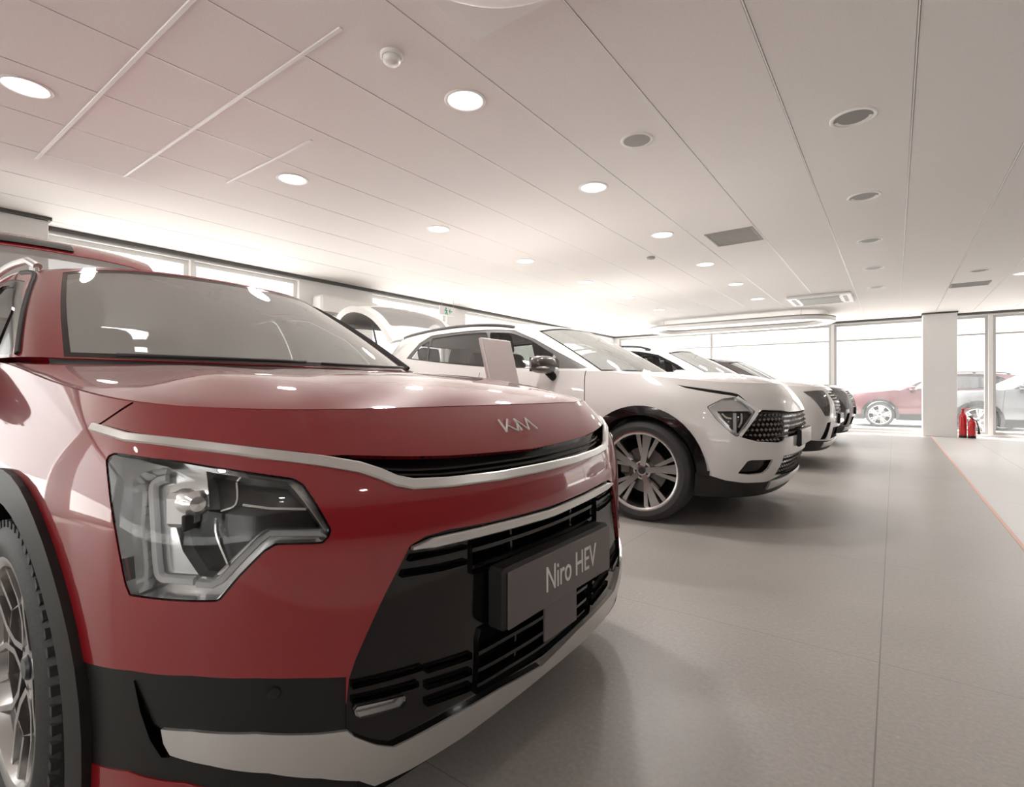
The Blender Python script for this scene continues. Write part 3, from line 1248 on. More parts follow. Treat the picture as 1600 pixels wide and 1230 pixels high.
        bar('light_guide', 'lamp_white', hl, R, [M_(P([(560, 1072), (420, 1062), (335, 1050), (305, 980), (285, 700), (278, 470), (310, 410), (380, 385)], hc))], .013, .010, -.038)
        bar('light_blade', 'chrome', hl, R, [M_(P([(900, 568), (1080, 592), (1310, 596)], hc)), M_(P([(1245, 465), (1430, 735)], hc))], .0055, .008, -.030, smooth=False)
        bar('bezel_edge', 'chrome', hl, R, [M_(P([(490, 650), (520, 820), (610, 1010)], hc)), M_(P([(700, 660), (705, 780), (790, 985)], hc)), M_(P([(735, 610), (840, 560), (850, 400)], hc))], .004, .010, -.045)
        # projector unit: housing with a clear lens
        c = R.pt(*[np.array([q]) for q in (M_(P([(605, 600)], hc))[0])])[0]
        mb = MB()
        mb.box((c[0] - .012, c[1], c[2]), (.05, .046, .056), Matrix.Rotation(-.5 * s, 3, 'Z'), .008)
        mb.lathe([(0, .034), (.012, .032), (.020, .022), (.022, .0), (.020, -.02)], 24, c=(c[0] - .004, c[1], c[2] + .012), M=Matrix.Rotation(PI / 2, 4, 'Y'))
        mb.build('projector', 'lamp_silver', hl, auto=.5)
        mb = MB()
        mb.box((c[0] + .014, c[1] + s * .002, c[2] - .016), (.006, .044, .026), Matrix.Rotation(-.5 * s, 3, 'Z'), .002)
        mb.build('projector_shade', 'trim_dark', hl)
        fg = reg.build(['fog_lamp'], 'fog_lamp', 'lamp_silver', root, depth=.016, rim=.004, side=s)
        reg.build(['fog_lamp'], 'lens', 'lens_glass', fg, depth=.002, wall=False, side=s)
        fl = M_(P([(455, 1000), (500, 990), (640, 960)], (310, 800, 1.6)))
        # parking sensor
        q = M_(P([(428, 1083)]))[0]
        n = R.nrm(np.array([q[0]]), np.array([q[1]]))[0]
        c = R.pt(np.array([q[0]]), np.array([q[1]]))[0]
        mb = MB()
        mb.lathe([(0, .0035), (.009, .003), (.0105, .0), (.0105, -.006)], 24, c=c, M=Vector(n).to_track_quat('Z', 'Y').to_matrix().to_4x4())
        mb.build('parking_sensor', 'black_plastic', root, auto=.5)
    # emblem on the nose: slanted letter strokes standing on the panel
    uc = lambda a, b: None
    W, Hh = .138, .021
    base_v = P([(828, 672)])[0][1]
    top_v = P([(828, 653)])[0][1]
    du, _ = R.d(np.array([0.0]), np.array([base_v]))
    su = np.linalg.norm(du[0])
    strokes = [[(0, 1), (0, 0)], [(0, .08), (.27, 1)], [(.12, .52), (.34, 0)], [(.34, 0), (.47, .62)], [(.47, 1), (.47, 0)], [(.47, 1), (.70, 0)], [(.70, 0), (.85, 1)], [(.85, 1), (1.0, 0)]]
    ls = []
    for st in strokes:
        ls.append([(((a - .5) * W) / su, base_v + (top_v - base_v) * b) for a, b in st])
    bar('emblem', 'satin_silver', root, R, ls, .0056, .003, .0, smooth=False, step=.004, joined=True)
    # ---- bonnet
    H = car.H
    reg = Regions(H, [], .12, H.umax - .12, .12, H.vmax, .9, .9, base='bonnet')
    reg.build('bonnet', 'bonnet', 'red_paint', root, rim=.014)
    hb = H.nv - 1
    # cowl below the windscreen
    t = np.linspace(-3.25, 3.25, 60)
    a = G.pt(t, np.zeros(60)) + np.array([.06, 0, -.035])
    b = G.pt(t, np.full(60, .10)) + np.array([-.005, 0, -.004])
    V = list(a) + list(b)
    mesh_obj('cowl', V, [(i, i + 1, 61 + i, 60 + i) for i in range(59)], 'trim_dark', root)
    # ---- greenhouse
    gt = G.vmax
    gp = []

    def gboth(name, half):
        gp.append((name, half))
        gp.append((name, mir(half)))
    gp.append(('screen_border', [(-2.92, .02), (2.92, .02), (2.86, 1.90), (1.4, 1.95), (-1.4, 1.95), (-2.86, 1.90)]))
    gp.append(('windscreen', [(-2.80, .10), (2.80, .10), (2.74, 1.84), (1.4, 1.88), (-1.4, 1.88), (-2.74, 1.84)]))
    gboth('window_surround', car.side(G, [(-1.47, 1.045), (-1.72, 1.22), (-2.02, 1.36), (-2.25, 1.395), (-2.6, 1.415), (-3.0, 1.41), (-3.42, 1.33), (-3.62, 1.15), (-3.60, 1.09), (-2.4, 1.055)]))
    gboth('front_window', round_poly(car.side(G, [(-1.66, 1.075), (-1.80, 1.22), (-2.08, 1.345), (-2.34, 1.375), (-2.33, 1.08)]), .1, 2))
    gboth('rear_window', round_poly(car.side(G, [(-2.46, 1.08), (-2.46, 1.38), (-2.95, 1.375), (-3.05, 1.36), (-3.10, 1.11)]), .1, 2))
    gboth('quarter_window', round_poly(car.side(G, [(-3.16, 1.12), (-3.13, 1.34), (-3.36, 1.29), (-3.5, 1.15)]), .1, 2))
    gboth('hatch_opening', [(-G.umax, 0), (-G.umax, 1.9), (-10.4, 1.9), (-10.2, 0)])
    rg = Regions(G, gp, -G.umax, G.umax, 0, gt, .14, .10, base='pillars')
    B = lambda n, o, m, **k: rg.build(n, o, m, root, **k)
    B('pillars', 'body_frame', 'red_paint', rim=.03)
    ws = B('windscreen', 'windscreen', 'screen_glass', depth=.002, wall=False)
    B('screen_border', 'screen_border', 'black_gloss', depth=.001, wall=False)
    for s in (-1, 1):
        B('window_surround', 'window_frame', 'black_gloss', depth=.004, rim=0, side=s)
        B('front_window', 'front_window', 'side_glass', depth=.008, wall=False, side=s)
        B('rear_window', 'rear_window', 'privacy_glass', depth=.008, wall=False, side=s)
        B('quarter_window', 'quarter_window', 'privacy_glass', depth=.008, wall=False, side=s)
        # near pillar: slim moulding; far pillar: dark bar added for its shaded edge
        bar('pillar_moulding_shade', 'trim_dark', root, G, [[(s * 3.95, .05), (s * 3.95, .8), (s * 3.97, 1.4), (s * 4.05, 1.85), (s * 4.4, 1.96), (s * 5.0, 1.96)]] if s < 0 else
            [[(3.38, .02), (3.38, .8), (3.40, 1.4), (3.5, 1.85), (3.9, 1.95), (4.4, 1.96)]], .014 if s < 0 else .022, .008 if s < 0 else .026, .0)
        # roof rail
        t = np.linspace(4.25, 9.2, 24)
        p = G.pt(s * t, np.full(24, gt)) + np.array([0, -s * .012, .02])
        k = np.minimum(1, np.minimum(np.arange(24), np.arange(24)[::-1]) / 3.0)
        p[:, 2] += .028 * k
        mb = MB()
        mb.tube(p, [.015] * 24, 10)
        for q in (1, 12, 22):
            mb.box(p[q] - np.array([0, 0, .022]), (.07, .022, .04), None, .006)
        mb.build('roof_rail', 'satin_silver', root, auto=.6)
    Q = car.Q
    rq = Regions(Q, [], 0, Q.umax, 0, Q.vmax, .9, .9, base='roof')
    rq.build('roof', 'roof', 'red_paint', root, rim=.02)
    rq.build('roof', 'headliner', 'headliner', root, depth=.035, wall=False)
    # wipers
    mb = MB()
    for (u0, u1) in ((-2.2, -.1), (.1, 2.3)):
        l = [G.pt(np.array([u0 + (u1 - u0) * k / 8]), np.array([.04 + .02 * k / 8]))[0] + np.array([.012, 0, .006]) for k in range(9)]
        mb.tube(l, .006, 6)
    mb.build('wiper', 'trim_dark', root, smooth=True)
    mirror_part(car, -1.66, -.945, .995, -1, 'black_gloss', 'black_gloss')
    mirror_part(car, -1.66, .945, .995, 1, 'black_gloss', 'black_gloss')
    # inner mirror
    mb = MB()
    mb.box((-1.86, 0, 1.325), (.04, .24, .065), None, .015)
    mb.tube([(-1.86, 0, 1.33), (-1.82, 0, 1.40)], .02, 8)
    mb.build('inner_mirror', 'trim_dark', root, auto=.5)
    interior(root, -1.05, -4.1, .72, .36, 1.0, 1.4, -1)
    # underbody
    mb = MB()
    mb.box((-2.2, 0, .33), (3.4, 1.10, .26), None, .05)
    mb.build('underbody', 'black_void', root)
    # wheels
    for s in (-1, 1):
        for x in (WX, RX):
            wheel(root, 'wheel', (x, s * .766, WZ), s, .328, .238, .215, 'thin', detail=1.2, spin=PI / 2 + .10 if s < 0 else .3)
    # number plate
    mb = MB()
    mb.box((.002, .018, .478), (.05, .507, .136), None, .008)
    pl = mb.build('number_plate', 'black_plastic', root, auto=.5)
    mb = MB()
    mb.box((.031, .018, .478), (.006, .490, .125), None, .002)
    mb.box((.026, 0.0, .375), (.006, .155, .09), None, .002)
    mb.build('plate_face', 'plate_grey', pl, auto=.5)
    cu = bpy.data.curves.new('plate_text', 'FONT')
    cu.body = 'Niro HEV'
    cu.size = .088
    cu.extrude = .0008
    cu.align_x = 'CENTER'
    cu.align_y = 'CENTER'
    to = bpy.data.objects.new('tmp', cu)
    C.objects.link(to)
    bpy.context.view_layer.update()
    dg = bpy.context.evaluated_depsgraph_get()
    me = bpy.data.meshes.new_from_object(to.evaluated_get(dg))
    bpy.data.objects.remove(to)
    M = Matrix(((0, 0, 1, .0348), (.72, 0, 0, .045), (0, 1, 0, .478), (0, 0, 0, 1)))
    me.transform(M)
    me.materials.clear()
    me.materials.append(MATS['plate_text'])
    o = bpy.data.objects.new('plate_lettering', me)
    link(o, pl)
    # raised tailgate
    hatch_niro(root)
    return car


def hatch_niro(root):
    """open tailgate: hinge at the roof end, lower edge swung up and back"""
    hx, hz = -3.80, 1.45
    # profile along the gate (distance, thickness) as an angle path, closed-gate spine turned upward
    spine = [(0, 0), (-.07, .06), (-.23, .24), (-.42, .44), (-.55, .55), (-.68, .63), (-.83, .675), (-.93, .66)]
    half = [.50, .53, .56, .585, .60, .60, .58, .54]
    cols = []
    for k in range(6):
        s = k / 5
        col = []
        for (dx, dz), w in zip(spine, half):
            d = .05 * s ** 3
            col.append((hx + dx + .03 * s ** 3, w * s, hz + dz - d))
        cols.append(col)
    S = Surf(mirror_net(cols), (.6, 0, .8))
    polys = [('hatch_glass', round_poly([(-4.4, 1.3), (4.4, 1.3), (4.45, 3.7), (-4.45, 3.7)], .08, 2)),
             ('hatch_trim', round_poly([(-5, 3.95), (.7, 3.95), (.7, 4.7), (-5, 4.7)], .05, 2))]
    rg = Regions(S, polys, -S.umax, S.umax, 0, S.vmax, .25, .25, base='tailgate')
    tg = rg.build('tailgate', 'tailgate', 'red_paint', root, rim=.06)
    rg.build('hatch_glass', 'hatch_glass', 'grey_glass', tg, depth=.004, wall=False)
    rg.build('hatch_trim', 'hatch_trim', 'black_gloss', tg, depth=-.012, rim=.0)
    rg.build(['tailgate', 'hatch_trim'], 'inner_lining', 'trim_dark', tg, depth=.055, wall=False)
    mb = MB()
    for s in (-1, 1):
        mb.tube([(-3.95, s * .60, 1.15), (-4.20, s * .60, 1.58)], [.012, .009], 8)
    mb.build('gas_strut', 'trim_dark', root, smooth=True)
# ------------------------------------------------------------------ the tall SUVs further down the row


def suv_ring(sc=1.0, blunt=0.0):
    yM = [0, .25, .48, .66, .79, .865, .90, .918]
    b = blunt
    rows = [
        ([-.13, -.135, -.16, -.215, -.30, -.39, -.48, -.60], [0, .24, .46, .63, .755, .825, .865, .885], [.22] * 8),
        ([-.055, -.062, -.09, -.145, -.235, -.34, -.46, -.59], [0, .245, .47, .645, .775, .845, .885, .905], [.35] * 8),
        ([-.01, -.016, -.042, -.10, -.20, -.315, -.445, -.58], yM, [.52] * 8),
        ([-.0, -.006, -.035, -.10, -.21, -.335, -.465, -.60], yM, [.70] * 8),
        ([-.035 + b, -.042 + b, -.075 + b, -.15, -.265, -.385, -.50, -.62], [0, .25, .48, .65, .77, .84, .873, .895], [.86, .86, .862, .865, .87, .875, .88, .885]),
        ([-.16 + b, -.167 + b, -.20 + b, -.265 + b * .5, -.37, -.49, -.60, -.72], [0, .25, .47, .63, .735, .79, .815, .83], [.985, .985, .985, .985, .99, 1.0, 1.012, 1.025]),
    ]
    side = [
        side_col(-.93, [.885, .915, .93, .932, .905, .838], [.21, .33, .52, .71, .885, 1.055], -.98),
        side_col(-1.3, [.875, .91, .925, .93, .905, .842], [.21, .33, .52, .71, .90, 1.095]),
        side_col(-1.7, [.865, .90, .92, .926, .905, .846], [.21, .33, .52, .71, .91, 1.10]),
        side_col(-2.3, [.863, .898, .916, .924, .904, .848], [.21, .33, .52, .71, .91, 1.10]),
        side_col(-2.9, [.865, .90, .92, .926, .905, .845], [.21, .33, .52, .72, .92, 1.105]),
        side_col(-3.3, [.875, .91, .928, .932, .91, .835], [.21, .34, .53, .73, .94, 1.12]),
        side_col(-3.7, [.875, .91, .928, .93, .905, .815], [.24, .36, .54, .75, .96, 1.14]),
        side_col(-4.05, [.86, .895, .91, .905, .87, .77], [.28, .40, .57, .77, .98, 1.15]),
        side_col(-4.32, [.78, .82, .83, .82, .78, .69], [.32, .42, .59, .78, .98, 1.15], -4.24),
        side_col(-4.46, [.58, .60, .61, .60, .58, .53], [.34, .44, .60, .79, .98, 1.15], -4.34),
        side_col(-4.50, [.30] * 6, [.34, .44, .60, .79, .98, 1.15], -4.38),
        side_col(-4.51, [0] * 6, [.34, .44, .60, .79, .98, 1.15], -4.39),
    ]
    return cols_from(rows, side, None)


def suv_glass(dz=0.0):
    base = [(-1.08, 0, 1.09), (-1.11, .3, 1.09), (-1.21, .57, 1.09), (-1.34, .73, 1.09), (-1.44, .80, 1.09), (-1.8, .825, 1.09), (-2.4, .83, 1.095),
            (-3.0, .825, 1.10), (-3.5, .795, 1.12), (-3.9, .745, 1.14), (-4.15, .63, 1.14), (-4.27, .32, 1.14), (-4.29, 0, 1.14)]
    top = [(-1.90, 0, 1.53), (-1.92, .27, 1.525), (-1.98, .48, 1.51), (-2.08, .575, 1.49), (-2.17, .612, 1.49), (-2.35, .63, 1.525), (-2.65, .64, 1.555),
           (-3.05, .635, 1.56), (-3.45, .61, 1.54), (-3.75, .575, 1.515), (-3.95, .50, 1.505), (-4.02, .27, 1.515), (-4.03, 0, 1.52)]
    top = [(x, y, z + dz) for x, y, z in top]
    return glass_cols(base, top, .025)


def suv(label, loc, paint, rz=0.0, look='simple', group=None, dz=0.0, blunt=0.0, roof='same', open_gate=False, wheel_detail=.6, dark_trim='black_gloss', res=1.0, glass_side='side_glass', name='car'):
    root = thing(name, label, 'car', loc, rz, group)
    bump = lambda s, r: (0, 0, .055 * math.sin(PI * min(1, r) ** .7) * (1 - s * s) ** .8)
    car = Car(root, loc, suv_ring(1.0, blunt), suv_glass(dz), rz, hood_u=(4.4, 9.1), hood_bump=bump, glass_u=3.2, roof_u=(3.3, 10.0), roof_crown=.04)
    R, G = car.R, car.G
    top = R.vmax
    polys = []

    def both(nm, half):
        polys.append((nm, half))
        polys.append((nm, mir(half)))
    WX, RX, WZ = -.93, -3.61, .36
    P = lambda pts, crop=None: car.px(R, pts, crop)
    sb = car.side(R, [(-.62, .92), (-.56, .74), (-.50, .5), (-.48, .22)])
    half = [(0, top), (sb[0][0], top)] + sb + [(sb[-1][0], 0), (0, 0)]
    polys.append(('front_bumper', sym([(-abs(a), b) for a, b in half])))
    rb = car.side(R, [(-4.06, 1.0), (-4.03, .68), (-4.0, .36)])
    both('rear_bumper', [(-R.umax, 0), (-R.umax, 3.0), (rb[1][0], 3.0)] + rb[1:] + [(rb[-1][0], 0)])
    both('tailgate_opening' if open_gate else 'tailgate_lower', [(-R.umax, 2.6), (-R.umax, top), (-17.0, top), (-16.9, 2.6)])
    fd = car.side(R, [(-1.38, .38), (-1.36, .66), (-1.40, 1.02)])
    bt = car.side(R, [(-2.46, .38), (-2.47, .75), (-2.48, 1.03)])
    rd = car.side(R, [(-3.42, 1.04), (-3.46, .86), (-3.24, .66), (-3.16, .38)])
    both('front_door', [fd[0]] + fd[1:] + [(fd[2][0], top), (bt[2][0], top)] + bt[::-1])
    both('rear_door', bt + [(bt[2][0], top), (rd[0][0], top)] + rd)
    for ln in (fd + [(fd[2][0], top)], bt + [(bt[2][0], top)], [(rd[0][0], top)] + rd):
        both('shut_line', ribbon(R, ln, .007))
    sl = car.side(R, [(-.45, .40), (-1.3, .40), (-2.3, .40), (-3.3, .41), (-4.1, .44)])
    both('sill_cladding', sl + [(sl[-1][0], 0), (sl[0][0], 0)])
    for cx in (WX, RX):
        both('arch_cladding', arch_uv(car, cx, WZ, .468, .26 if cx == WX else .34))
        both('arch_gap', arch_uv(car, cx, WZ, .402, .26 if cx == WX else .34))
    # black skirt under the front
    if look == 'row':
        c6 = (1080, 580, 6.15)
        lip = P([(92, 1000), (180, 1004), (330, 1050), (500, 1073), (720, 1064), (850, 1000)], c6)
        both('front_skirt', [(lip[0][0] - .25, lip[0][1] + .1)] + lip + [(0.0, lip[-1][1] + .0), (0, 0), (lip[0][0] - .25, 0)])
        gr = P([(640, 402), (685, 372), (780, 374), (880, 378), (940, 392)], c6)
        gl = P([(900, 640), (880, 672), (850, 688), (740, 684), (640, 678), (520, 648), (470, 632)], c6)
        polys.append(('grille', sym([(0, gr[-1][1])] + gr[::-1] + gl[::-1] + [(0, gl[0][1] + .05)])))
        lamp = round_poly([(155, 345), (310, 268), (420, 255), (500, 290), (605, 380), (600, 412), (455, 618), (430, 624), (390, 598), (240, 460)], .12, 2)
        both('headlamp_seal', P([(x + (x - 390) * .035, y + (y - 430) * .035) for x, y in lamp], c6))
        both('headlamp', P(lamp, c6))
        both('lamp_dark', P([(250, 385), (560, 385), (585, 410), (450, 600), (385, 560), (270, 440)], c6))
        strip = [(-160, 140), (-155, 135), (-140, 128), (-60, 144), (60, 158), (250, 184), (380, 204), (440, 216), (470, 236), (540, 300), (470, 258), (400, 238), (250, 216), (60, 184), (-60, 160)]
        both('lamp_strip', P([(x, y) for x, y in strip[2:]], c6))
        both('fog_recess', round_poly(P([(445, 985), (540, 868), (580, 856), (790, 848), (740, 940), (690, 983), (560, 998)], c6), .1, 2))
        low = P([(890, 815), (860, 900), (800, 1000), (830, 1030)], c6)
        polys.append(('lower_grille', sym([(0, low[0][1]), (low[0][0], low[0][1]), (low[1][0], low[1][1]), (low[2][0], low[2][1]), (0, low[2][1] - .25)])))
    else:
        f = lambda pts: car.front(R, pts)
        skirt = f([(-.80, .36), (-.5, .34), (0, .33)])
        polys.append(('front_skirt', sym([(0, 0), (-6.6, 0), (-6.6, skirt[0][1] + .1)] + skirt[:2] + [(0, skirt[2][1])])))
        g = f([(0, .95), (-.40, .94), (-.44, .88), (-.38, .66), (0, .63)])
        polys.append(('grille', sym(g)))
        both('headlamp', round_poly(f([(-.47, .945), (-.60, .945), (-.755, .93), (-.73, .82), (-.66, .64), (-.58, .64), (-.53, .80)]), .12, 2))
        both('fog_recess', f([(-.62, .56), (-.54, .57), (-.55, .36), (-.66, .36)]))
        g = f([(0, .50), (-.44, .50), (-.40, .36), (0, .36)])
        polys.append(('lower_grille', sym(g)))
    reg = Regions(R, polys, -R.umax, R.umax, 0, top, .15 / res, .16 / res, base='fender')
    A = lambda n, o, m, **k: reg.build(n, o, m, root, **k)
    for s in (-1, 1):
        A('fender', 'fender', paint, side=s)
        A('front_door', 'front_door', paint, side=s)
        A('rear_door', 'rear_door', paint, side=s)
        A('sill_cladding', 'sill_cladding', 'black_plastic', depth=-.006, rim=.01, side=s)
        A('arch_cladding', 'arch_cladding', dark_trim, depth=-.014, rim=.008, side=s)
        A('arch_gap', 'arch_liner', 'black_void', only_wall=True, side=s, wall_dir=lambda p: (0, -math.copysign(.30, p[1]), 0))
    A('front_bumper', 'front_bumper', paint)
    A('rear_bumper', 'rear_bumper', 'black_plastic')
    if not open_gate:
        A('tailgate_lower', 'tailgate', paint)
    A('shut_line', 'panel_gaps', 'gap', depth=.006, rim=0)
    A('front_skirt', 'front_skirt', 'black_plastic', depth=.004, rim=0)
    A('fog_recess', 'fog_recess', 'black_gloss', depth=.03, rim=0)
    gr = A('grille', 'grille', 'black_gloss', depth=.025, rim=0)
    A('lower_grille', 'lower_grille', 'black_void', depth=.04, rim=0)

    def studs(region, nm, stepu, stepv, size, par):
        """small diamond studs covering a grille"""
        T = reg.tris(region)
        tri = reg.uv[T]
        u0, u1 = tri[:, :, 0].min(), tri[:, :, 0].max()
        v0, v1 = tri[:, :, 1].min(), tri[:, :, 1].max()
        du, dv = R.d(np.array([0.0]), np.array([(v0 + v1) / 2]))
        su, sv = np.linalg.norm(du[0]), np.linalg.norm(dv[0])
        pts = []
        nv = int((v1 - v0) * sv / stepv)
        nu = int((u1 - u0) * su / stepu)
        for j in range(nv + 1):
            for i in range(nu + 1):
                pts.append((u0 + (i + .5 * (j % 2)) * stepu / su, v0 + (j + .5) * stepv / sv))
        pts = np.array(pts)
        ins = np.zeros(len(pts), bool)
        for t in tri:
            ins |= pip(pts, t)
        pts = pts[ins]
        mb = MB()
        c = R.pt(pts[:, 0], pts[:, 1])
        n = R.nrm(pts[:, 0], pts[:, 1])
        for k in range(len(pts)):
            zz = np.array([0, 0, 1.0])
            b = np.cross(zz, n[k])
            b /= np.linalg.norm(b)
            a = np.cross(n[k], b)
            p = c[k] - n[k] * .022
            r = size
            mb.add([p + b * r, p + a * r * .9, p - b * r, p - a * r * .9, p + n[k] * .014 + b * r * .3], [(0, 1, 4), (1, 2, 4), (2, 3, 4), (3, 0, 4)])
        mb.build(nm, 'dark_chrome', par)
    if look == 'row':
        studs('grille', 'grille_studs', .056, .035, .0138, gr)
        studs('lower_grille', 'grille_studs', .055, .034, .0125, root)
    else:
        studs('grille', 'grille_studs', .075, .045, .022, gr)
    for s in (-1, 1):
        hl = reg.build('headlamp', 'headlamp', 'lamp_silver', root, depth=.018, rim=0, side=s)
        lens_regions = ['headlamp']
        if look == 'row':
            reg.build('lamp_dark', 'lamp_bezel', 'lamp_amber_black', hl, depth=.045, rim=.018, side=s)
            lens_regions.append('lamp_dark')
            reg.build('headlamp_seal', 'headlamp_seal', 'black_gloss', hl, depth=.003, rim=0, side=s)
            reg.build('lamp_strip', 'lamp_strip', 'black_gloss', root, depth=.005, rim=0, side=s)
            M_ = (lambda l: l) if s < 0 else mir
            bar('light_guide', 'lamp_white', hl, R, [M_(P([(430, 395), (430, 600)], c6))], .022, .012, -.035, smooth=False)
            bar('light_guide', 'lamp_white', hl, R, [M_(P([(440, 248), (545, 320), (628, 378), (632, 400), (600, 450), (470, 622)], c6))], .024, .008, -.006, smooth=False)
            bar('lamp_insert', 'chrome', hl, R, [M_(P([(265, 400), (310, 470), (370, 530)], c6)), M_(P([(300, 400), (345, 440), (400, 450)], c6)), M_(P([(500, 395), (500, 480), (470, 540)], c6))], .016, .012, -.04)
        reg.build(lens_regions, 'lens', 'lens_glass', hl, wall=False, side=s, depth=-.001)
    # plate carrier and skid
    zc = R.cast((2, 0, .60), (-1, 0, 0))[0]
    c = R.pt(np.array([0.0]), np.array([zc[1]]))[0]
    mb = MB()
    mb.box((c[0] + .002, 0, .60), (.03, .54, .125), None, .008)
    pc = mb.build('plate_carrier', 'black_plastic', root, auto=.5)
    MB().box((c[0] + .018, 0, .60), (.004, .52, .108), None, .0015).build('plate_face', 'black_gloss', pc)
    zc = R.cast((2, 0, .30), (-1, 0, 0))[0]
    bar('skid_plate', 'satin_silver', root, R, [[(-2.6, zc[1] - .05), (-1.4, zc[1]), (0, zc[1]), (1.4, zc[1]), (2.6, zc[1] - .05)]], .07, .014, -.002)
    # bonnet, roof
    H, Q = car.H, car.Q
    Regions(H, [], .14, H.umax - .14, .14, H.vmax, 1.3, 1.3, base='b').build('b', 'bonnet', paint, root, rim=.014)
    rq = Regions(Q, [], 0, Q.umax, 0, Q.vmax, 1.3, 1.3, base='r')
    rq.build('r', 'roof', paint if roof == 'same' else roof, root, rim=.02)
    rq.build('r', 'headliner', 'headliner', root, depth=.035, wall=False)
    t = np.linspace(-3.25, 3.25, 40)
    a = G.pt(t, np.zeros(40)) + np.array([.07, 0, -.035])
    b = G.pt(t, np.full(40, .10)) + np.array([-.005, 0, -.004])
    mesh_obj('cowl', list(a) + list(b), [(i, i + 1, 41 + i, 40 + i) for i in range(39)], 'trim_dark', root)
    # greenhouse
    gt = G.vmax
    gp = []

    def gboth(nm, half):
        gp.append((nm, half))
        gp.append((nm, mir(half)))
    gp.append(('screen_border', [(-2.95, .02), (2.95, .02), (2.88, 1.90), (1.4, 1.95), (-1.4, 1.95), (-2.88, 1.90)]))
    gp.append(('windscreen', [(-2.83, .08), (2.83, .08), (2.76, 1.84), (1.4, 1.88), (-1.4, 1.88), (-2.76, 1.84)]))
    if look == 'row':
        c5 = (580, 440, 3.416)
        PG = lambda pts: car.px(G, pts, c5)
        gboth('window_surround', PG([(188, 412), (260, 328), (320, 290), (480, 268), (630, 257), (765, 260), (870, 305), (1000, 378), (1158, 462), (1100, 466), (890, 464), (640, 460), (420, 440)]))
        gboth('front_window', round_poly(PG([(632, 272), (752, 276), (850, 312), (975, 390), (1000, 420), (1000, 458), (645, 454)]), .08, 2))
        gboth('rear_window', round_poly(PG([(325, 305), (480, 282), (618, 272), (630, 452), (420, 434), (302, 424)]), .08, 2))
        gboth('quarter_window', round_poly(PG([(215, 410), (268, 342), (312, 316), (292, 422)]), .08, 2))
    else:
        d = dz
        gboth('window_surround', car.side(G, [(-1.56, 1.105), (-1.84, 1.30), (-2.14, 1.45 + d), (-2.4, 1.505 + d), (-2.75, 1.53 + d), (-3.2, 1.525 + d), (-3.62, 1.45 + d), (-3.92, 1.22), (-3.80, 1.15), (-2.4, 1.12)]))
        gboth('front_window', round_poly(car.side(G, [(-1.72, 1.13), (-1.92, 1.31), (-2.2, 1.44 + d), (-2.45, 1.48 + d), (-2.44, 1.135)]), .1, 2))
        gboth('rear_window', round_poly(car.side(G, [(-2.56, 1.135), (-2.56, 1.49 + d), (-3.1, 1.49 + d), (-3.28, 1.47 + d), (-3.30, 1.16)]), .1, 2))
        gboth('quarter_window', round_poly(car.side(G, [(-3.37, 1.17), (-3.35, 1.45 + d), (-3.56, 1.41 + d), (-3.82, 1.21)]), .1, 2))
    gboth('rear_screen', [(-G.umax, .05), (-G.umax, 1.85), (-10.5, 1.85), (-10.35, .05)])
    rg = Regions(G, gp, -G.umax, G.umax, 0, gt, .16 / res, .11 / res, base='pillars')
    B = lambda n, o, m, **k: rg.build(n, o, m, root, **k)
    B('pillars', 'body_frame', paint, rim=.03)
    B('screen_border', 'screen_border', 'black_gloss', depth=.001, wall=False)
    B('windscreen', 'windscreen', 'screen_glass', depth=.002, wall=False)
    if not open_gate:
        B('rear_screen', 'rear_screen', 'privacy_glass', depth=.004, wall=False)
    for s in (-1, 1):
        B('window_surround', 'window_frame', 'trim_mid' if look == 'row' else 'black_gloss', depth=.004, rim=0, side=s)
        B('front_window', 'front_window', 'lens_glass' if look == 'row' else glass_side, depth=.008, wall=False, side=s)
        B('rear_window', 'rear_window', 'privacy_glass', depth=.008, wall=False, side=s)
        B('quarter_window', 'quarter_window', 'privacy_glass', depth=.008, wall=False, side=s)
        t = np.linspace(4.5, 9.4, 24)
        p = G.pt(s * t, np.full(24, gt)) + np.array([0, -s * .012, .012 if look == 'row' else .02])
        p[:, 2] += (.006 if look == 'row' else .022) * np.minimum(1, np.minimum(np.arange(24), np.arange(24)[::-1]) / 3.0)
        mb = MB()
        mb.tube(p, .014, 8)
        for q in (1, 12, 22):
            mb.box(p[q] - np.array([0, 0, .02]), (.07, .022, .035), None, .006)
        mb.build('roof_rail', 'trim_dark' if look != 'row' else 'trim_mid', root, auto=.6)
        mirror_part(car, -1.72, s * .985, 1.145, s, 'dark_paint' if look == 'row' else ('trim_dark' if paint == 'grey_paint' else paint), 'black_plastic')
    interior(root, -1.12, -4.3, .76, .42, 1.06, 1.5, -1)
    mb = MB()
    mb.box((-2.27, 0, .37), (3.5, 1.16, .28), None, .05)
    mb.build('underbody', 'black_void', root)
    for s in (-1, 1):
        for x in (WX, RX):
            wheel(root, 'wheel', (x, s * .80, WZ), s, .363, .276, .235, 'twin', detail=wheel_detail, spin=.32 + .2 * s)
    if open_gate:
        hatch_suv(root, paint)
    return car


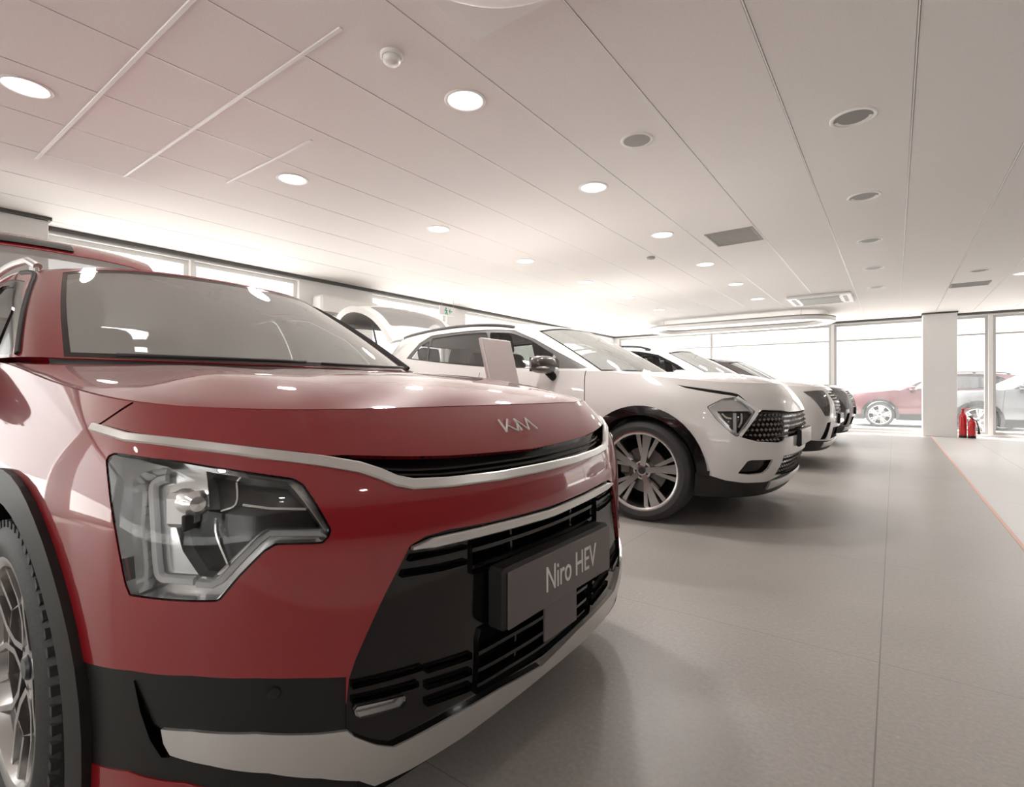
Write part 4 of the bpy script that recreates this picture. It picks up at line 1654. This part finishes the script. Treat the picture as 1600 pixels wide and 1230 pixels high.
def hatch_suv(root, paint):
    """raised tailgate seen from the side: white outer skin, grey inner lining, spoiler tip"""
    hx, hz = -4.02, 1.56
    spine = [(0, 0), (-.06, .11), (-.20, .29), (-.38, .40), (-.56, .44), (-.72, .40), (-.86, .30), (-.92, .20)]
    half = [.55, .575, .61, .655, .70, .72, .715, .66]
    cols = []
    for k in range(6):
        s = k / 5
        cols.append([(hx + dx + .02 * s ** 3, w * s, hz + dz - .06 * s ** 3) for (dx, dz), w in zip(spine, half)])
    S = Surf(mirror_net(cols), (0, 0, 1), u_off=None)
    polys = [('hatch_glass', round_poly([(-4.2, 1.2), (4.2, 1.2), (4.2, 3.2), (-4.2, 3.2)], .08, 2))]
    rg = Regions(S, polys, -S.umax, S.umax, 0, S.vmax, .3, .3, base='t')
    tg = rg.build('t', 'tailgate', paint, root, rim=.07)
    rg.build('hatch_glass', 'hatch_glass', 'grey_glass', tg, depth=.004, wall=False)
    rg.build('t', 'inner_lining', 'trim_grey', tg, depth=.065, wall=False)
    mb = MB()
    mb.box((-4.86, 0, 1.78), (.14, 1.20, .05), Matrix.Rotation(.9, 3, 'Y'), .015)
    mb.build('plate_recess', 'trim_grey', tg, auto=.5)
    for s in (-1, 1):
        mb = MB()
        mb.box((-4.84, s * .58, 1.83), (.12, .22, .035), Matrix.Rotation(.6, 3, 'Y'), .012)
        mb.build('tail_lamp', 'trim_grey', tg, auto=.5)
        mb = MB()
        mb.tube([(-4.10, s * .63, 1.22), (-4.34, s * .60, 1.84)], [.012, .009], 8)
        mb.build('gas_strut', 'trim_dark', root, smooth=True)
# ------------------------------------------------------------------ the showroom
XL, XR, YB, YF, ZC = -6.75, 6.5, -6.5, 14.3, 2.567


def floor_material():
    m = bpy.data.materials.new('floor_tiles')
    m.use_nodes = True
    nt = m.node_tree
    b = nt.nodes['Principled BSDF']
    N = lambda t: nt.nodes.new(t)
    tc = N('ShaderNodeTexCoord')
    sep = N('ShaderNodeSeparateXYZ')
    nt.links.new(tc.outputs['Object'], sep.inputs[0])

    def math_(op, a, bb=None, clamp=False):
        n = N('ShaderNodeMath')
        n.operation = op
        n.use_clamp = clamp
        for k, v in enumerate((a, bb)):
            if v is None:
                continue
            if isinstance(v, (int, float)):
                n.inputs[k].default_value = v
            else:
                nt.links.new(v, n.inputs[k])
        return n.outputs[0]

    def joint(coord, size, off, w):
        f = math_('FRACT', math_('DIVIDE', math_('ADD', coord, off), size))
        d = math_('ABSOLUTE', math_('SUBTRACT', f, 0.5))
        return math_('GREATER_THAN', d, 0.5 - w / size)
    j = math_('MAXIMUM', joint(sep.outputs[0], 1.28, .04 + 12.8, .0019), joint(sep.outputs[1], 1.26, -.92 + 12.6, .0012))
    nz = N('ShaderNodeTexNoise')
    nz.inputs['Scale'].default_value = 75
    nz.inputs['Detail'].default_value = 4
    nt.links.new(tc.outputs['Object'], nz.inputs['Vector'])
    n2 = N('ShaderNodeTexNoise')
    n2.inputs['Scale'].default_value = 1.7
    n2.inputs['Detail'].default_value = 3
    nt.links.new(tc.outputs['Object'], n2.inputs['Vector'])
    rp = N('ShaderNodeValToRGB')
    e = rp.color_ramp.elements
    e[0].position, e[0].color = .36, (.350, .326, .300, 1)
    e[1].position, e[1].color = .62, (.420, .394, .366, 1)
    el = e.new(.70)
    el.color = (.50, .475, .44, 1)
    mixf = math_('ADD', math_('MULTIPLY', nz.outputs['Fac'], .72), math_('MULTIPLY', n2.outputs['Fac'], .28))
    nt.links.new(mixf, rp.inputs['Fac'])
    right = math_('GREATER_THAN', sep.outputs[0], .62)
    mx = N('ShaderNodeMix')
    mx.data_type = 'RGBA'
    nt.links.new(right, mx.inputs['Factor'])
    nt.links.new(rp.outputs['Color'], mx.inputs['A'])
    mx.inputs['B'].default_value = (.66, .645, .62, 1)
    m2 = N('ShaderNodeMix')
    m2.data_type = 'RGBA'
    nt.links.new(j, m2.inputs['Factor'])
    nt.links.new(mx.outputs['Result'], m2.inputs['A'])
    m2.inputs['B'].default_value = (.22, .195, .175, 1)
    nt.links.new(m2.outputs['Result'], b.inputs['Base Color'])
    rough = math_('ADD', math_('MULTIPLY', nz.outputs['Fac'], .16), .30)
    nt.links.new(rough, b.inputs['Roughness'])
    b.inputs['Specular IOR Level'].default_value = .5
    MATS['floor_tiles'] = m


floor_material()
speckle(pbr('ceiling_white', (.80, .757, .735), .75, 0, 0, .3), 90, .025)
pbr('ceiling_gap', (.82, .79, .77), .28)
speckle(pbr('wall_white', (.82, .81, .80), .6), 40, .015)
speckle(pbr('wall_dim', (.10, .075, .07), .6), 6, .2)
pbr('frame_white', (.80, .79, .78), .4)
pbr('frame_grey', (.52, .51, .50), .4)
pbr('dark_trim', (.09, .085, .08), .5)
pbr('device_white', (.82, .80, .78), .4)
pbr('device_grey', (.33, .31, .29), .6)
pbr('device_inner', (.24, .22, .21), .5)
pbr('lamp_lit', (.9, .88, .86), .5, emit=(1.0, .965, .94), es=2.6)
pbr('lamp_off', (.42, .40, .38), .4)
pbr('red_line', (.80, .50, .42), .5)
pbr('extinguisher_red', (.55, .012, .02), .25, 0, .6)
pbr('board_face', (.62, .53, .51), .45)
pbr('board_edge', (.80, .77, .76), .4)
pbr('sign_green', (.02, .38, .30), .5)
speckle(pbr('pavement', (.70, .70, .68), .8), 3, .06)
speckle(pbr('leaf_green', (.16, .26, .09), .6), 4, .35)
pbr('bark', (.12, .09, .06), .9)
speckle(pbr('far_wall', (.72, .71, .70), .8), 2, .05)
pbr('far_glass', (.60, .61, .62), .6)
pbr('far_yellow', (.74, .66, .46), .7)
glass('window_pane', (.97, .97, .97), 1.0, haze=.07, haze_col=(.93, .93, .93), ior=1.4)
glass('window_pane_hazy', (.96, .97, .96), 1.0, haze=.30, haze_col=(.93, .93, .93), ior=1.4)  # translucent haze mixed into the panes imitates daylight glare over the view

# floor, slab on the ground
mb = MB().box(((XL + XR) / 2, (YB + YF) / 2, -.06), (XR - XL + .4, YF - YB + .4, .12))
fl = struct(mb.build('floor', 'floor_tiles'))
mb = MB().box((.62, (YB + YF) / 2 + 1.0, .0015), (.022, YF - YB - 2.4, .003))
struct(mb.build('trim_1', 'red_line'))
# ceiling planks with recessed joints
mb = MB()
x = .087 - .6 * 12
while x < XR + .6:
    a, b_ = max(x + .006, XL - .2), min(x + .594, XR + .2)
    if b_ > a:
        mb.box(((a + b_) / 2, (YB + YF) / 2, ZC + .02), (b_ - a, YF - YB + .4, .04))
    x += .6
mb.box(((XL + XR) / 2, (YB + YF) / 2, ZC + .06), (XR - XL + .4, YF - YB + .4, .08))
ce = struct(mb.build('ceiling', 'ceiling_white'))
mb = MB()
x = .087 - .6 * 11
while x < XR:
    mb.box((x, (YB + YF) / 2, ZC + .003), (.007, YF - YB, .010))
    x += .6
o = struct(mb.build('ceiling_joint', 'ceiling_gap', ce))
# reflected light streaks on the ceiling at the left, built as pale cross bars
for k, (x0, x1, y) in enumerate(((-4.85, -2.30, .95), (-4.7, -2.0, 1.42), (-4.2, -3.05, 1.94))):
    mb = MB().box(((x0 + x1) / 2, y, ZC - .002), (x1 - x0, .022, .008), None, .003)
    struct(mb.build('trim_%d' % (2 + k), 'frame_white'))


def wall(name, axis, pos, a0, a1, openings, mat, thick=.2, z0=0.0, z1=ZC, out=1):
    """one wall with rectangular openings (a, b, zlo, zhi)"""
    mb = MB()
    cuts = sorted(openings)
    cur = a0

    def blk(u0, u1, w0, w1):
        if u1 - u0 < 1e-4 or w1 - w0 < 1e-4:
            return
        c = ((u0 + u1) / 2, (w0 + w1) / 2)
        p = pos + out * thick / 2
        if axis == 'X':
            mb.box((p, c[0], c[1]), (thick, u1 - u0, w1 - w0))
        else:
            mb.box((c[0], p, c[1]), (u1 - u0, thick, w1 - w0))
    for (u0, u1, w0, w1) in cuts:
        blk(cur, u0, z0, z1)
        blk(u0, u1, z0, w0)
        blk(u0, u1, w1, z1)
        cur = u1
    blk(cur, a1, z0, z1)
    return struct(mb.build(name, mat))


WN = [0]


def window(axis, pos, u0, u1, w0, w1, out, mull=(), trans=(), fr='frame_white', pane='window_pane', fw=.05):
    WN[0] += 1
    mb = MB()
    p = pos + out * .10

    def bx(a, b, c, d, t=.07):
        if axis == 'X':
            mb.box((p, (a + b) / 2, (c + d) / 2), (t, b - a, d - c))
        else:
            mb.box(((a + b) / 2, p, (c + d) / 2), (b - a, t, d - c))
    bx(u0, u0 + fw, w0, w1)
    bx(u1 - fw, u1, w0, w1)
    bx(u0 + fw, u1 - fw, w0, w0 + fw)
    bx(u0 + fw, u1 - fw, w1 - fw, w1)
    for m_ in mull:
        bx(m_ - .03, m_ + .03, w0 + fw, w1 - fw, .068)
    for t in trans:
        bx(u0 + fw, u1 - fw, t - .018, t + .018, .05)
    o = struct(mb.build('window_%d' % WN[0], fr))
    mb = MB()
    if axis == 'X':
        mb.add([(p, u0 + fw, w0 + fw), (p, u1 - fw, w0 + fw), (p, u1 - fw, w1 - fw), (p, u0 + fw, w1 - fw)], [(0, 1, 2, 3)])
    else:
        mb.add([(u0 + fw, p, w0 + fw), (u1 - fw, p, w0 + fw), (u1 - fw, p, w1 - fw), (u0 + fw, p, w1 - fw)], [(0, 1, 2, 3)])
    mb.build('pane', pane, o)
    return o


WT = 2.50
left = [(-5.8, -2.9), (-2.3, -.5), (1.36, 2.70), (2.74, 4.10), (5.38, 7.10), (7.62, 10.5), (10.6, 14.0)]
wall('wall_left', 'X', XL, YB, YF, [(a, b, .12, WT) for a, b in left], 'wall_white', out=-1)
for a, b in left:
    window('X', XL, a, b, .12, WT, -1, pane='window_pane_hazy')
front = [(-6.6, -1.20), (-1.14, 1.55), (1.62, 6.3)]
wall('wall_front', 'Y', YF, XL, XR, [(a, b, .05, WT) for a, b in front], 'wall_white', out=1)
window('Y', YF, -6.6, -1.20, .05, WT, 1, (-3.95,), (2.12,), 'frame_grey')
window('Y', YF, -1.14, 1.55, .05, WT, 1, (), (2.12,), 'frame_grey')
window('Y', YF, 1.62, 6.3, .05, WT, 1, (4.4,), (2.12,), 'frame_grey')
back = [(-6.4, -3.4), (-3.2, -.2), (0.0, 3.0), (3.2, 6.2)]
wall('wall_back', 'Y', YB, XL, XR, [(a, b, .12, WT) for a, b in back], 'wall_white', out=-1)
for a, b in back:
    window('Y', YB, a, b, .12, WT, -1, pane='window_pane_hazy')
wall('wall_right', 'X', XR, YB, YF, [], 'wall_dim', out=1)
# dark shadow trims where ceiling and glass meet
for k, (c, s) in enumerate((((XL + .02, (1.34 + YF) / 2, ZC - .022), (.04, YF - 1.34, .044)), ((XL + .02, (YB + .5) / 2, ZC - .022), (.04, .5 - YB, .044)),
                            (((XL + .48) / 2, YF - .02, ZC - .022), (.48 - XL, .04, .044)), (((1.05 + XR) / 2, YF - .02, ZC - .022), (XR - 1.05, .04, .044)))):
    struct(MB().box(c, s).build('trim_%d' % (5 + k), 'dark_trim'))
# columns
mb = MB().box((XL + .16, .92, (ZC - .03) / 2), (.36, .84, ZC - .03), None, .006)
mb2 = MB().box((XL + .17, .92, ZC - .016), (.40, .88, .03))
o = tag(mb.build('column', 'wall_white'), 'white square column against the window wall at the far left', 'column')
mb2.build('column_cap', 'dark_trim', o)
mb = MB().box((.755, 14.05, (ZC - .03) / 2), (.55, .48, ZC - .03), None, .006)
o = tag(mb.build('column', 'wall_white'), 'white square column standing in front of the far glass wall', 'column')
MB().box((.755, 14.05, ZC - .016), (.58, .50, .03)).build('column_cap', 'dark_trim', o)

# ------------------------------------------------------------------ ceiling fittings


def ceiling_light(px, py, r, lit, label, group, watts=0.0):
    p = at_z(px, py, ZC)
    o = thing('ceiling_light', label, 'ceiling light', (p[0], p[1], ZC), 0, group)
    mb = MB()
    mb.lathe([(r, 0), (r + .004, -.006), (r + .016, -.007), (r + .022, -.003), (r + .022, 0)], 40)
    mb.build('trim_ring', 'device_white', o, auto=.6)
    mb = MB()
    if lit:
        mb.lathe([(0, -.003), (r * .9, -.003), (r, -.001)], 40)
        mb.build('diffuser', 'lamp_lit', o, smooth=True)
    else:
        mb.lathe([(r, -.002), (r * .93, .0), (r * .86, -.0005), (0, -.0005)], 40)
        mb.build('diffuser', 'device_inner', o, smooth=True)
        mb = MB()
        mb.lathe([(r * .98, -.003), (r * .86, -.0015), (r * .80, -.001)], 40, a0=PSI - .5, a1=PSI + 2.4)
        mb.build('reflector', 'device_white', o, smooth=True)
    if watts > 0:
        ld = bpy.data.lights.new('lamp', 'AREA')
        ld.shape = 'DISK'
        ld.size = r * 2
        ld.energy = watts
        ld.color = (1.0, .955, .925)
        lo = bpy.data.objects.new('lamp', ld)
        lo.location = (0, 0, -.012)
        link(lo, o)


LW = 16.0
for (px, py, lab) in ((40, 136, 'lit round ceiling light nearest the upper left corner'), (457, 280, 'lit round ceiling light above the red car windscreen'),
                      (685, 358, 'faint lit ceiling light in the glare above the open white tailgate'), (821, 408, 'lit ceiling light above the roof of the nearest white SUV'),
                      (915, 441, 'lit ceiling light next beyond the one above the white SUV roof'), (982, 465, 'lit ceiling light left of the hanging oval ring'), (1030, 484, 'faint lit ceiling light right at the end of the hanging oval ring')):
    ceiling_light(px, py, .095, True, lab, 'lit round ceiling lights', 4.0 if px < 500 else LW)
for (px, py, lab) in ((727, 157, 'bright lit round ceiling light beside the smoke detector'), (927, 293, 'lit round ceiling light left of the round grey speaker'),
                      (1035, 367, 'lit ceiling light left of the grey square vent'), (1102, 413, 'lit ceiling light just below the grey square vent'),
                      (1150, 444, 'third lit ceiling light down from the vent, second past it'), (1184, 467, 'lit ceiling light beside the far square air unit')):
    ceiling_light(px, py, .095, True, lab, 'lit round ceiling lights', LW)
for (px, py, lab) in ((1333, 184, 'largest unlit recessed ceiling light, nearest in its row'), (1350, 307, 'second nearest unlit recessed ceiling light in the right row'),
                      (1359, 376, 'third unlit recessed ceiling light in the right row'), (1365, 419, 'fourth unlit recessed ceiling light in the right row'),
                      (1369, 449, 'farthest unlit recessed ceiling light in the right row')):
    ceiling_light(px, py, .10, False, lab, 'unlit recessed ceiling lights')
ceiling_light(1530, 423, .10, False, 'unlit recessed ceiling light above the dark slot vent at right', 'unlit recessed ceiling lights')
ceiling_light(1600, 427, .095, True, 'lit ceiling light cut by the right picture edge', 'lit round ceiling lights', LW)
# lights further back in the hall, behind the camera
for (x, y) in ((-.3, -1.2), (-.3, -3.4), (-3.2, -2.2), (2.6, -1.5), (2.6, 1.2), (2.8, 4.2)):
    o = thing('ceiling_light', 'lit round ceiling light in the hall behind the viewer', 'ceiling light', (x, y, ZC), 0, 'lit ceiling lights behind the viewer')
    MB().lathe([(.095, 0), (.10, -.006), (.117, -.003), (.117, 0)], 32).build('trim_ring', 'device_white', o)
    MB().lathe([(0, -.003), (.095, -.002)], 32).build('diffuser', 'lamp_lit', o)
    ld = bpy.data.lights.new('lamp', 'AREA')
    ld.shape = 'DISK'
    ld.size = .19
    ld.energy = 6.0
    ld.color = (1.0, .955, .925)
    lo = bpy.data.objects.new('lamp', ld)
    lo.location = (0, 0, -.012)
    link(lo, o)

p = at_z(995, 219, ZC)
o = thing('ceiling_speaker', 'round grey ceiling speaker between the rows of lights', 'speaker', (p[0], p[1], ZC))
MB().lathe([(.085, -.004), (.10, -.006), (.104, 0)], 36).build('trim_ring', 'device_white', o, smooth=True)
MB().lathe([(0, -.005), (.088, -.004)], 36).build('speaker_mesh', 'device_grey', o)
p = at_z(612, 85, ZC)
o = thing('smoke_detector', 'small white smoke detector dome on the ceiling', 'smoke detector', (p[0], p[1], ZC))
MB().lathe([(.055, 0), (.055, -.014), (.045, -.018)], 32).build('base', 'device_white', o, smooth=True)
MB().lathe([(.043, -.016), (.042, -.036), (.030, -.048), (0, -.050)], 32).build('sensor_dome', 'device_white', o, smooth=True)
p = at_z(1017, 402, ZC)
o = thing('ceiling_sensor', 'tiny grey sensor on the ceiling left of the square vent', 'sensor', (p[0], p[1], ZC))
MB().lathe([(.05, 0), (.045, -.02), (0, -.025)], 24).build('sensor_cap', 'device_grey', o, smooth=True)


def vent(quad, label, mat):
    q = [at_z(a, b, ZC) for a, b in quad]
    x0, x1 = min(v[0] for v in q), max(v[0] for v in q)
    y0, y1 = min(v[1] for v in q), max(v[1] for v in q)
    cx, cy, w, d = (x0 + x1) / 2, (y0 + y1) / 2, min(.62, x1 - x0), min(.62, y1 - y0)
    o = thing('ceiling_vent', label, 'vent', (cx, cy, ZC), 0, 'ceiling vents')
    mb = MB()
    for s in (-1, 1):
        mb.box((0, s * (d / 2 - .01), -.004), (w, .02, .008))
        mb.box((s * (w / 2 - .01), 0, -.004), (.02, d - .04, .008))
    mb.build('vent_frame', 'device_grey', o)
    mb = MB()
    n = 14
    for k in range(n):
        mb.box((0, -d / 2 + d * (k + .5) / n, -.003), (w - .04, d / n * .62, .004))
    mb.build('vent_slats', mat, o)
    MB().box((0, 0, -.0005), (w - .03, d - .03, .001)).build('vent_back', 'device_inner', o)


vent(((1104, 366), (1178, 357), (1191, 374), (1120, 383)), 'grey square air vent in the ceiling right of the lit lights', 'device_grey')
vent(((1485, 446), (1550, 438), (1545, 443), (1483, 450)), 'dark slot air vent in the ceiling at the right', 'device_inner')


def air_unit(cx, cy, s, label, round_=True):
    o = thing('air_conditioner', label, 'air conditioner', (cx, cy, ZC), 0)
    MB().box((0, 0, -.022), (s, s, .044), None, .012).build('cover_panel', 'device_white', o, auto=.5)
    if round_:
        r = s * .455
        MB().lathe([(r - .006, -.044), (r - .006, -.062), (r - .020, -.066), (0, -.066)], 64).build('round_outlet', 'device_white', o, auto=.5)
        MB().lathe([(r + .004, -.0445), (r - .006, -.0455)], 64).build('outlet_gap', 'device_inner', o)
        for k in range(4):
            a = PI / 4 + k * PI / 2 + .35
            MB().lathe([(r + .016, -.046), (r - .002, -.052), (r - .004, -.060)], 5, a0=a, a1=a + .10).build('outlet_clip', 'device_inner', o)
    else:
        for a in range(4):
            R_ = Matrix.Rotation(a * PI / 2, 3, 'Z')
            c = R_ @ Vector((0, s * .40, -.046))
            MB().box(c, (s * .66, .055, .006), R_).build('outlet_slot', 'device_inner', o)
        MB().box((0, 0, -.047), (s * .62, s * .62, .008), None, .003).build('intake_grille', 'device_grey', o)


air_unit(-1.06, 1.335, .95, 'white square ceiling air conditioner with a round outlet at the top edge')
p = at_z(1282, 466, ZC)
air_unit(p[0], p[1], .95, 'white square ceiling air conditioner above the hanging oval ring', False)
# hanging oval ring
o = thing('hanging_ring', 'long white oval light ring hanging under the far ceiling', 'hanging light', (-2.9, 12.4, 2.40))


def stadium(L, W, n=16):
    r = W / 2
    return [(L / 2 - r + r * math.cos(a), r * math.sin(a)) for a in [-PI / 2 + PI * k / n for k in range(n + 1)]] + \
           [(-L / 2 + r + r * math.cos(a), r * math.sin(a)) for a in [PI / 2 + PI * k / n for k in range(n + 1)]]


def loop_band(name, mat, L, W, t, z0, z1, par):
    a, b = stadium(L, W), stadium(L - 2 * t, W - 2 * t)
    n = len(a)
    V = [(x, y, z0) for x, y in a] + [(x, y, z1) for x, y in a] + [(x, y, z0) for x, y in b] + [(x, y, z1) for x, y in b]
    F = []
    for i in range(n):
        j = (i + 1) % n
        F += [(i, j, n + j, n + i), (2 * n + j, 2 * n + i, 3 * n + i, 3 * n + j), (j, i, 2 * n + i, 2 * n + j), (n + i, n + j, 3 * n + j, 3 * n + i)]
    mb = MB()
    mb.add(V, F)
    return mb.build(name, mat, par, auto=.6)


loop_band('ring_body', 'device_white', 3.9, 1.5, .22, -.035, .035, o)
loop_band('ring_cover', 'device_grey', 3.9, 1.5, .22, .036, .062, o)
loop_band('diffuser', 'lamp_lit', 3.8, 1.4, .10, -.040, -.036, o)
for s in (-1.4, 1.4):
    for t in (-.62, .62):
        MB().tube([(s, t, .06), (s, t, ZC - 2.40)], .004, 6).build('suspension_wire', 'device_grey', o)

# ------------------------------------------------------------------ things on the walls and floor
o = thing('air_conditioner', 'long white wall air conditioner on the pale wall beside the open tailgate', 'air conditioner', (XL + .125, 4.80, 2.16))
MB().box((0, 0, 0), (.24, 1.02, .30), None, .03).build('unit_body', 'device_white', o, auto=.5)
MB().box((.115, 0, -.11), (.03, .92, .05), None, .008).build('outlet_slot', 'device_grey', o, auto=.5)
o = thing('exit_sign', 'white hanging exit sign with green figures above the open white tailgate', 'sign', (XL + .35, 6.75, 2.36))
MB().box((0, 0, 0), (.03, .42, .16), None, .004).build('sign_panel', 'board_edge', o)
mb = MB()
mb.lathe([(0, .0), (.018, .0)], 16, c=(.0165, -.06, .045), axis='X')
for pts in ([(-.06, .02), (-.045, -.025)], [(-.06, .02), (-.095, .0)], [(-.06, .015), (-.025, .005)], [(-.045, -.025), (-.02, -.06)], [(-.045, -.025), (-.08, -.055)]):
    mb.tube([(.0165, pts[0][0], pts[0][1]), (.0165, pts[1][0], pts[1][1])], .009, 6)
for (a, b) in (((.02, 0), (.10, 0)), ((.02, 0), (.05, .035)), ((.02, 0), (.05, -.035))):
    mb.tube([(.0165, *a), (.0165, *b)], .008, 6)
mb.build('sign_pictogram', 'sign_green', o)
for s in (-.15, .15):
    MB().tube([(0, s, .08), (0, s, ZC - 2.36)], .004, 6).build('sign_hanger', 'device_grey', o)

# leaning information board between the first two cars
o = thing('information_board', 'slim leaning information board between the red car and the nearest white SUV', 'sign', (-1.86, 2.42, 0))
tilt = Matrix.Rotation(-.26, 3, 'Y')
MB().box((.0, 0, 1.045), (.022, .285, .40), tilt, .004).build('board', 'board_edge', o, auto=.5)
c = tilt @ Vector((.0118, 0, 0))
MB().box((c[0], 0, 1.045 + c[2]), (.003, .262, .385), tilt).build('board_face', 'board_face', o)
MB().tube([(.03, 0, .02), (.03, 0, .88)], .02, 14).build('post', 'satin_silver', o, smooth=True)
MB().lathe([(0, .02), (.14, .018), (.15, .010), (.15, 0), (0, 0)], 36, c=(.03, 0, 0)).build('foot', 'satin_silver', o, auto=.5)


def extinguisher(x, y, h, label, hose):
    o = thing('fire_extinguisher', label, 'fire extinguisher', (x, y, 0), 0, 'fire extinguishers')
    r = .062
    MB().lathe([(0, .02), (r * .9, .02), (r, .04), (r, h - .12), (r * .8, h - .07), (r * .4, h - .03), (r * .32, h), (0, h)], 28).build('cylinder', 'extinguisher_red', o, auto=.8)
    MB().lathe([(0, 0), (r * 1.05, 0), (r * 1.08, .02), (r * 1.0, .05)], 28).build('foot_ring', 'black_plastic', o, auto=.8)
    mb = MB()
    mb.lathe([(.026, h), (.026, h + .04), (.015, h + .05), (0, h + .05)], 18)
    mb.box((.045, 0, h + .055), (.13, .022, .012), Matrix.Rotation(-.25, 3, 'Y'))
    mb.box((.045, 0, h + .025), (.11, .020, .010))
    mb.build('valve', 'device_grey' if hose else 'extinguisher_red', o, auto=.8)
    if hose:
        MB().tube([(-.02, -.02, h + .02), (-.06, -.06, h + .03), (.06, -.09, h - .06), (.10, -.06, h - .22), (.10, -.05, h - .32)], [.010, .010, .010, .012, .024], 10).build('hose', 'black_plastic', o, smooth=True)


extinguisher(1.115, 13.80, .54, 'taller red fire extinguisher beside the far column', False)
extinguisher(1.245, 13.74, .41, 'shorter red fire extinguisher with a black hose near the far column', True)

# ------------------------------------------------------------------ outside
mb = MB().box((0, 10, -.14), (160, 160, .04))
struct(mb.build('ground', 'pavement'))


def tree(x, y, h, label):
    o = thing('tree', label, 'tree', (x, y, -.12), 0, 'trees outside the window wall')
    MB().tube([(0, 0, 0), (.05, .02, h * .3), (0, 0, h * .7)], [.10, .08, .05], 8).build('trunk', 'bark', o, smooth=True)
    rnd = random.Random(int(x * 7 + y * 13))
    V, F = [], []
    for k in range(2600):
        a, b = rnd.uniform(0, 2 * PI), math.acos(rnd.uniform(-1, 1))
        q = rnd.uniform(.55, 1.0) * (1 + .18 * math.sin(5 * a + 3 * b))
        c = Vector((h * .34 * q * math.sin(b) * math.cos(a), h * .34 * q * math.sin(b) * math.sin(a), h * .62 + h * .37 * q * math.cos(b)))
        u = Vector((rnd.uniform(-1, 1), rnd.uniform(-1, 1), rnd.uniform(-1, 1))).normalized()
        w = u.orthogonal().normalized()
        s = rnd.uniform(.07, .13)
        n = len(V)
        V += [c - u * s, c + w * s * .5, c + u * s, c - w * s * .5]
        F.append((n, n + 1, n + 2, n + 3))
    mesh_obj('foliage', V, F, 'leaf_green', o, smooth=False)


tree(-12.5, 6.2, 3.4, 'green tree seen through the red car windscreen')
tree(-12.8, 17.6, 3.6, 'green tree seen through the side window of the nearest white SUV')


def far_building(x, y, w, d, h, label, patches):
    o = thing('building', label, 'building', (x, y, -.12), 0, 'pale buildings across the road')
    MB().box((0, 0, h / 2), (w, d, h)).build('wall', 'far_wall', o)
    MB().box((0, 0, h + .1), (w + .4, d + .4, .2)).build('roof', 'far_wall', o)
    for (px, z, pw, ph, m) in patches:
        f = MB().box((px, -d / 2 - .03, z), (pw, .06, ph)).build('window' if m == 'far_glass' else 'shop_sign', m, o)


far_building(-2, 44, 26, 8, 6.5, 'pale long building across the road behind the maroon car', [(0, 3.4, 1.2, 1.8, 'far_glass'), (2.2, 3.6, 1.0, 1.4, 'far_glass'), (6.6, 3.0, 1.2, 2.2, 'far_glass'), (4.6, 2.8, 2.4, 1.2, 'far_yellow'), (-5, 3.2, 1.0, 2.0, 'far_glass')])
far_building(20, 46, 14, 8, 5.5, 'pale lower building across the road at the right', [(-3.4, 3.6, 1.6, 1.6, 'far_glass'), (0, 2.8, 4.2, 1.2, 'far_yellow'), (4, 3.6, 1.4, 1.4, 'far_glass')])
# ------------------------------------------------------------------ cars in their places
build_niro()
suv('white SUV with its tailgate raised, second in the row behind the red car', (-.54, 4.45, 0), 'white_paint', look='row', open_gate=True, wheel_detail=1.0, group='SUVs in the row')
suv('white SUV third in the row, half hidden behind the white SUV with raised tailgate', (-.54, 7.75, 0), 'white_paint', group='SUVs in the row', blunt=.02)
suv('dark SUV last in the row, mostly hidden behind the white SUVs', (-.54, 11.05, 0), 'dark_paint', group='SUVs in the row')
suv('maroon car parked outside the far glass, left of the white column', (-1.28, 19.85, -.12), 'maroon_paint', rz=PI, res=.8, group='cars parked outside')
suv('grey car parked outside the far glass, right of the white column', (.68, 17.45, -.12), 'grey_paint', rz=PI, res=.8, group='cars parked outside')

# ------------------------------------------------------------------ daylight
w = bpy.data.worlds.new('sky')
bpy.context.scene.world = w
w.use_nodes = True
nt = w.node_tree
bg = nt.nodes['Background']
tc = nt.nodes.new('ShaderNodeTexCoord')
sp = nt.nodes.new('ShaderNodeSeparateXYZ')
rp = nt.nodes.new('ShaderNodeValToRGB')
rp.color_ramp.elements[0].position = 0.0
rp.color_ramp.elements[0].color = (.66, .655, .645, 1)
rp.color_ramp.elements[1].position = .9
rp.color_ramp.elements[1].color = (2.7, 2.7, 2.72, 1)
nt.links.new(tc.outputs['Generated'], sp.inputs[0])
nt.links.new(sp.outputs[2], rp.inputs['Fac'])
nt.links.new(rp.outputs['Color'], bg.inputs['Color'])
bg.inputs['Strength'].default_value = 1.0
sd = bpy.data.lights.new('sun', 'SUN')
sd.energy = 11.0
sd.angle = math.radians(6)
sd.color = (1.0, .97, .93)
so = bpy.data.objects.new('sun', sd)
C.objects.link(so)
so.rotation_euler = Vector((.52, -.44, -1.2)).to_track_quat('-Z', 'Y').to_euler()
vs = bpy.context.scene.view_settings
vs.view_transform = 'Standard'
vs.look = 'None'
vs.exposure = 0.40
vs.gamma = 1.0
vs.use_curve_mapping = False
bpy.context.scene.cycles.max_bounces = 10
bpy.context.scene.cycles.transparent_max_bounces = 24
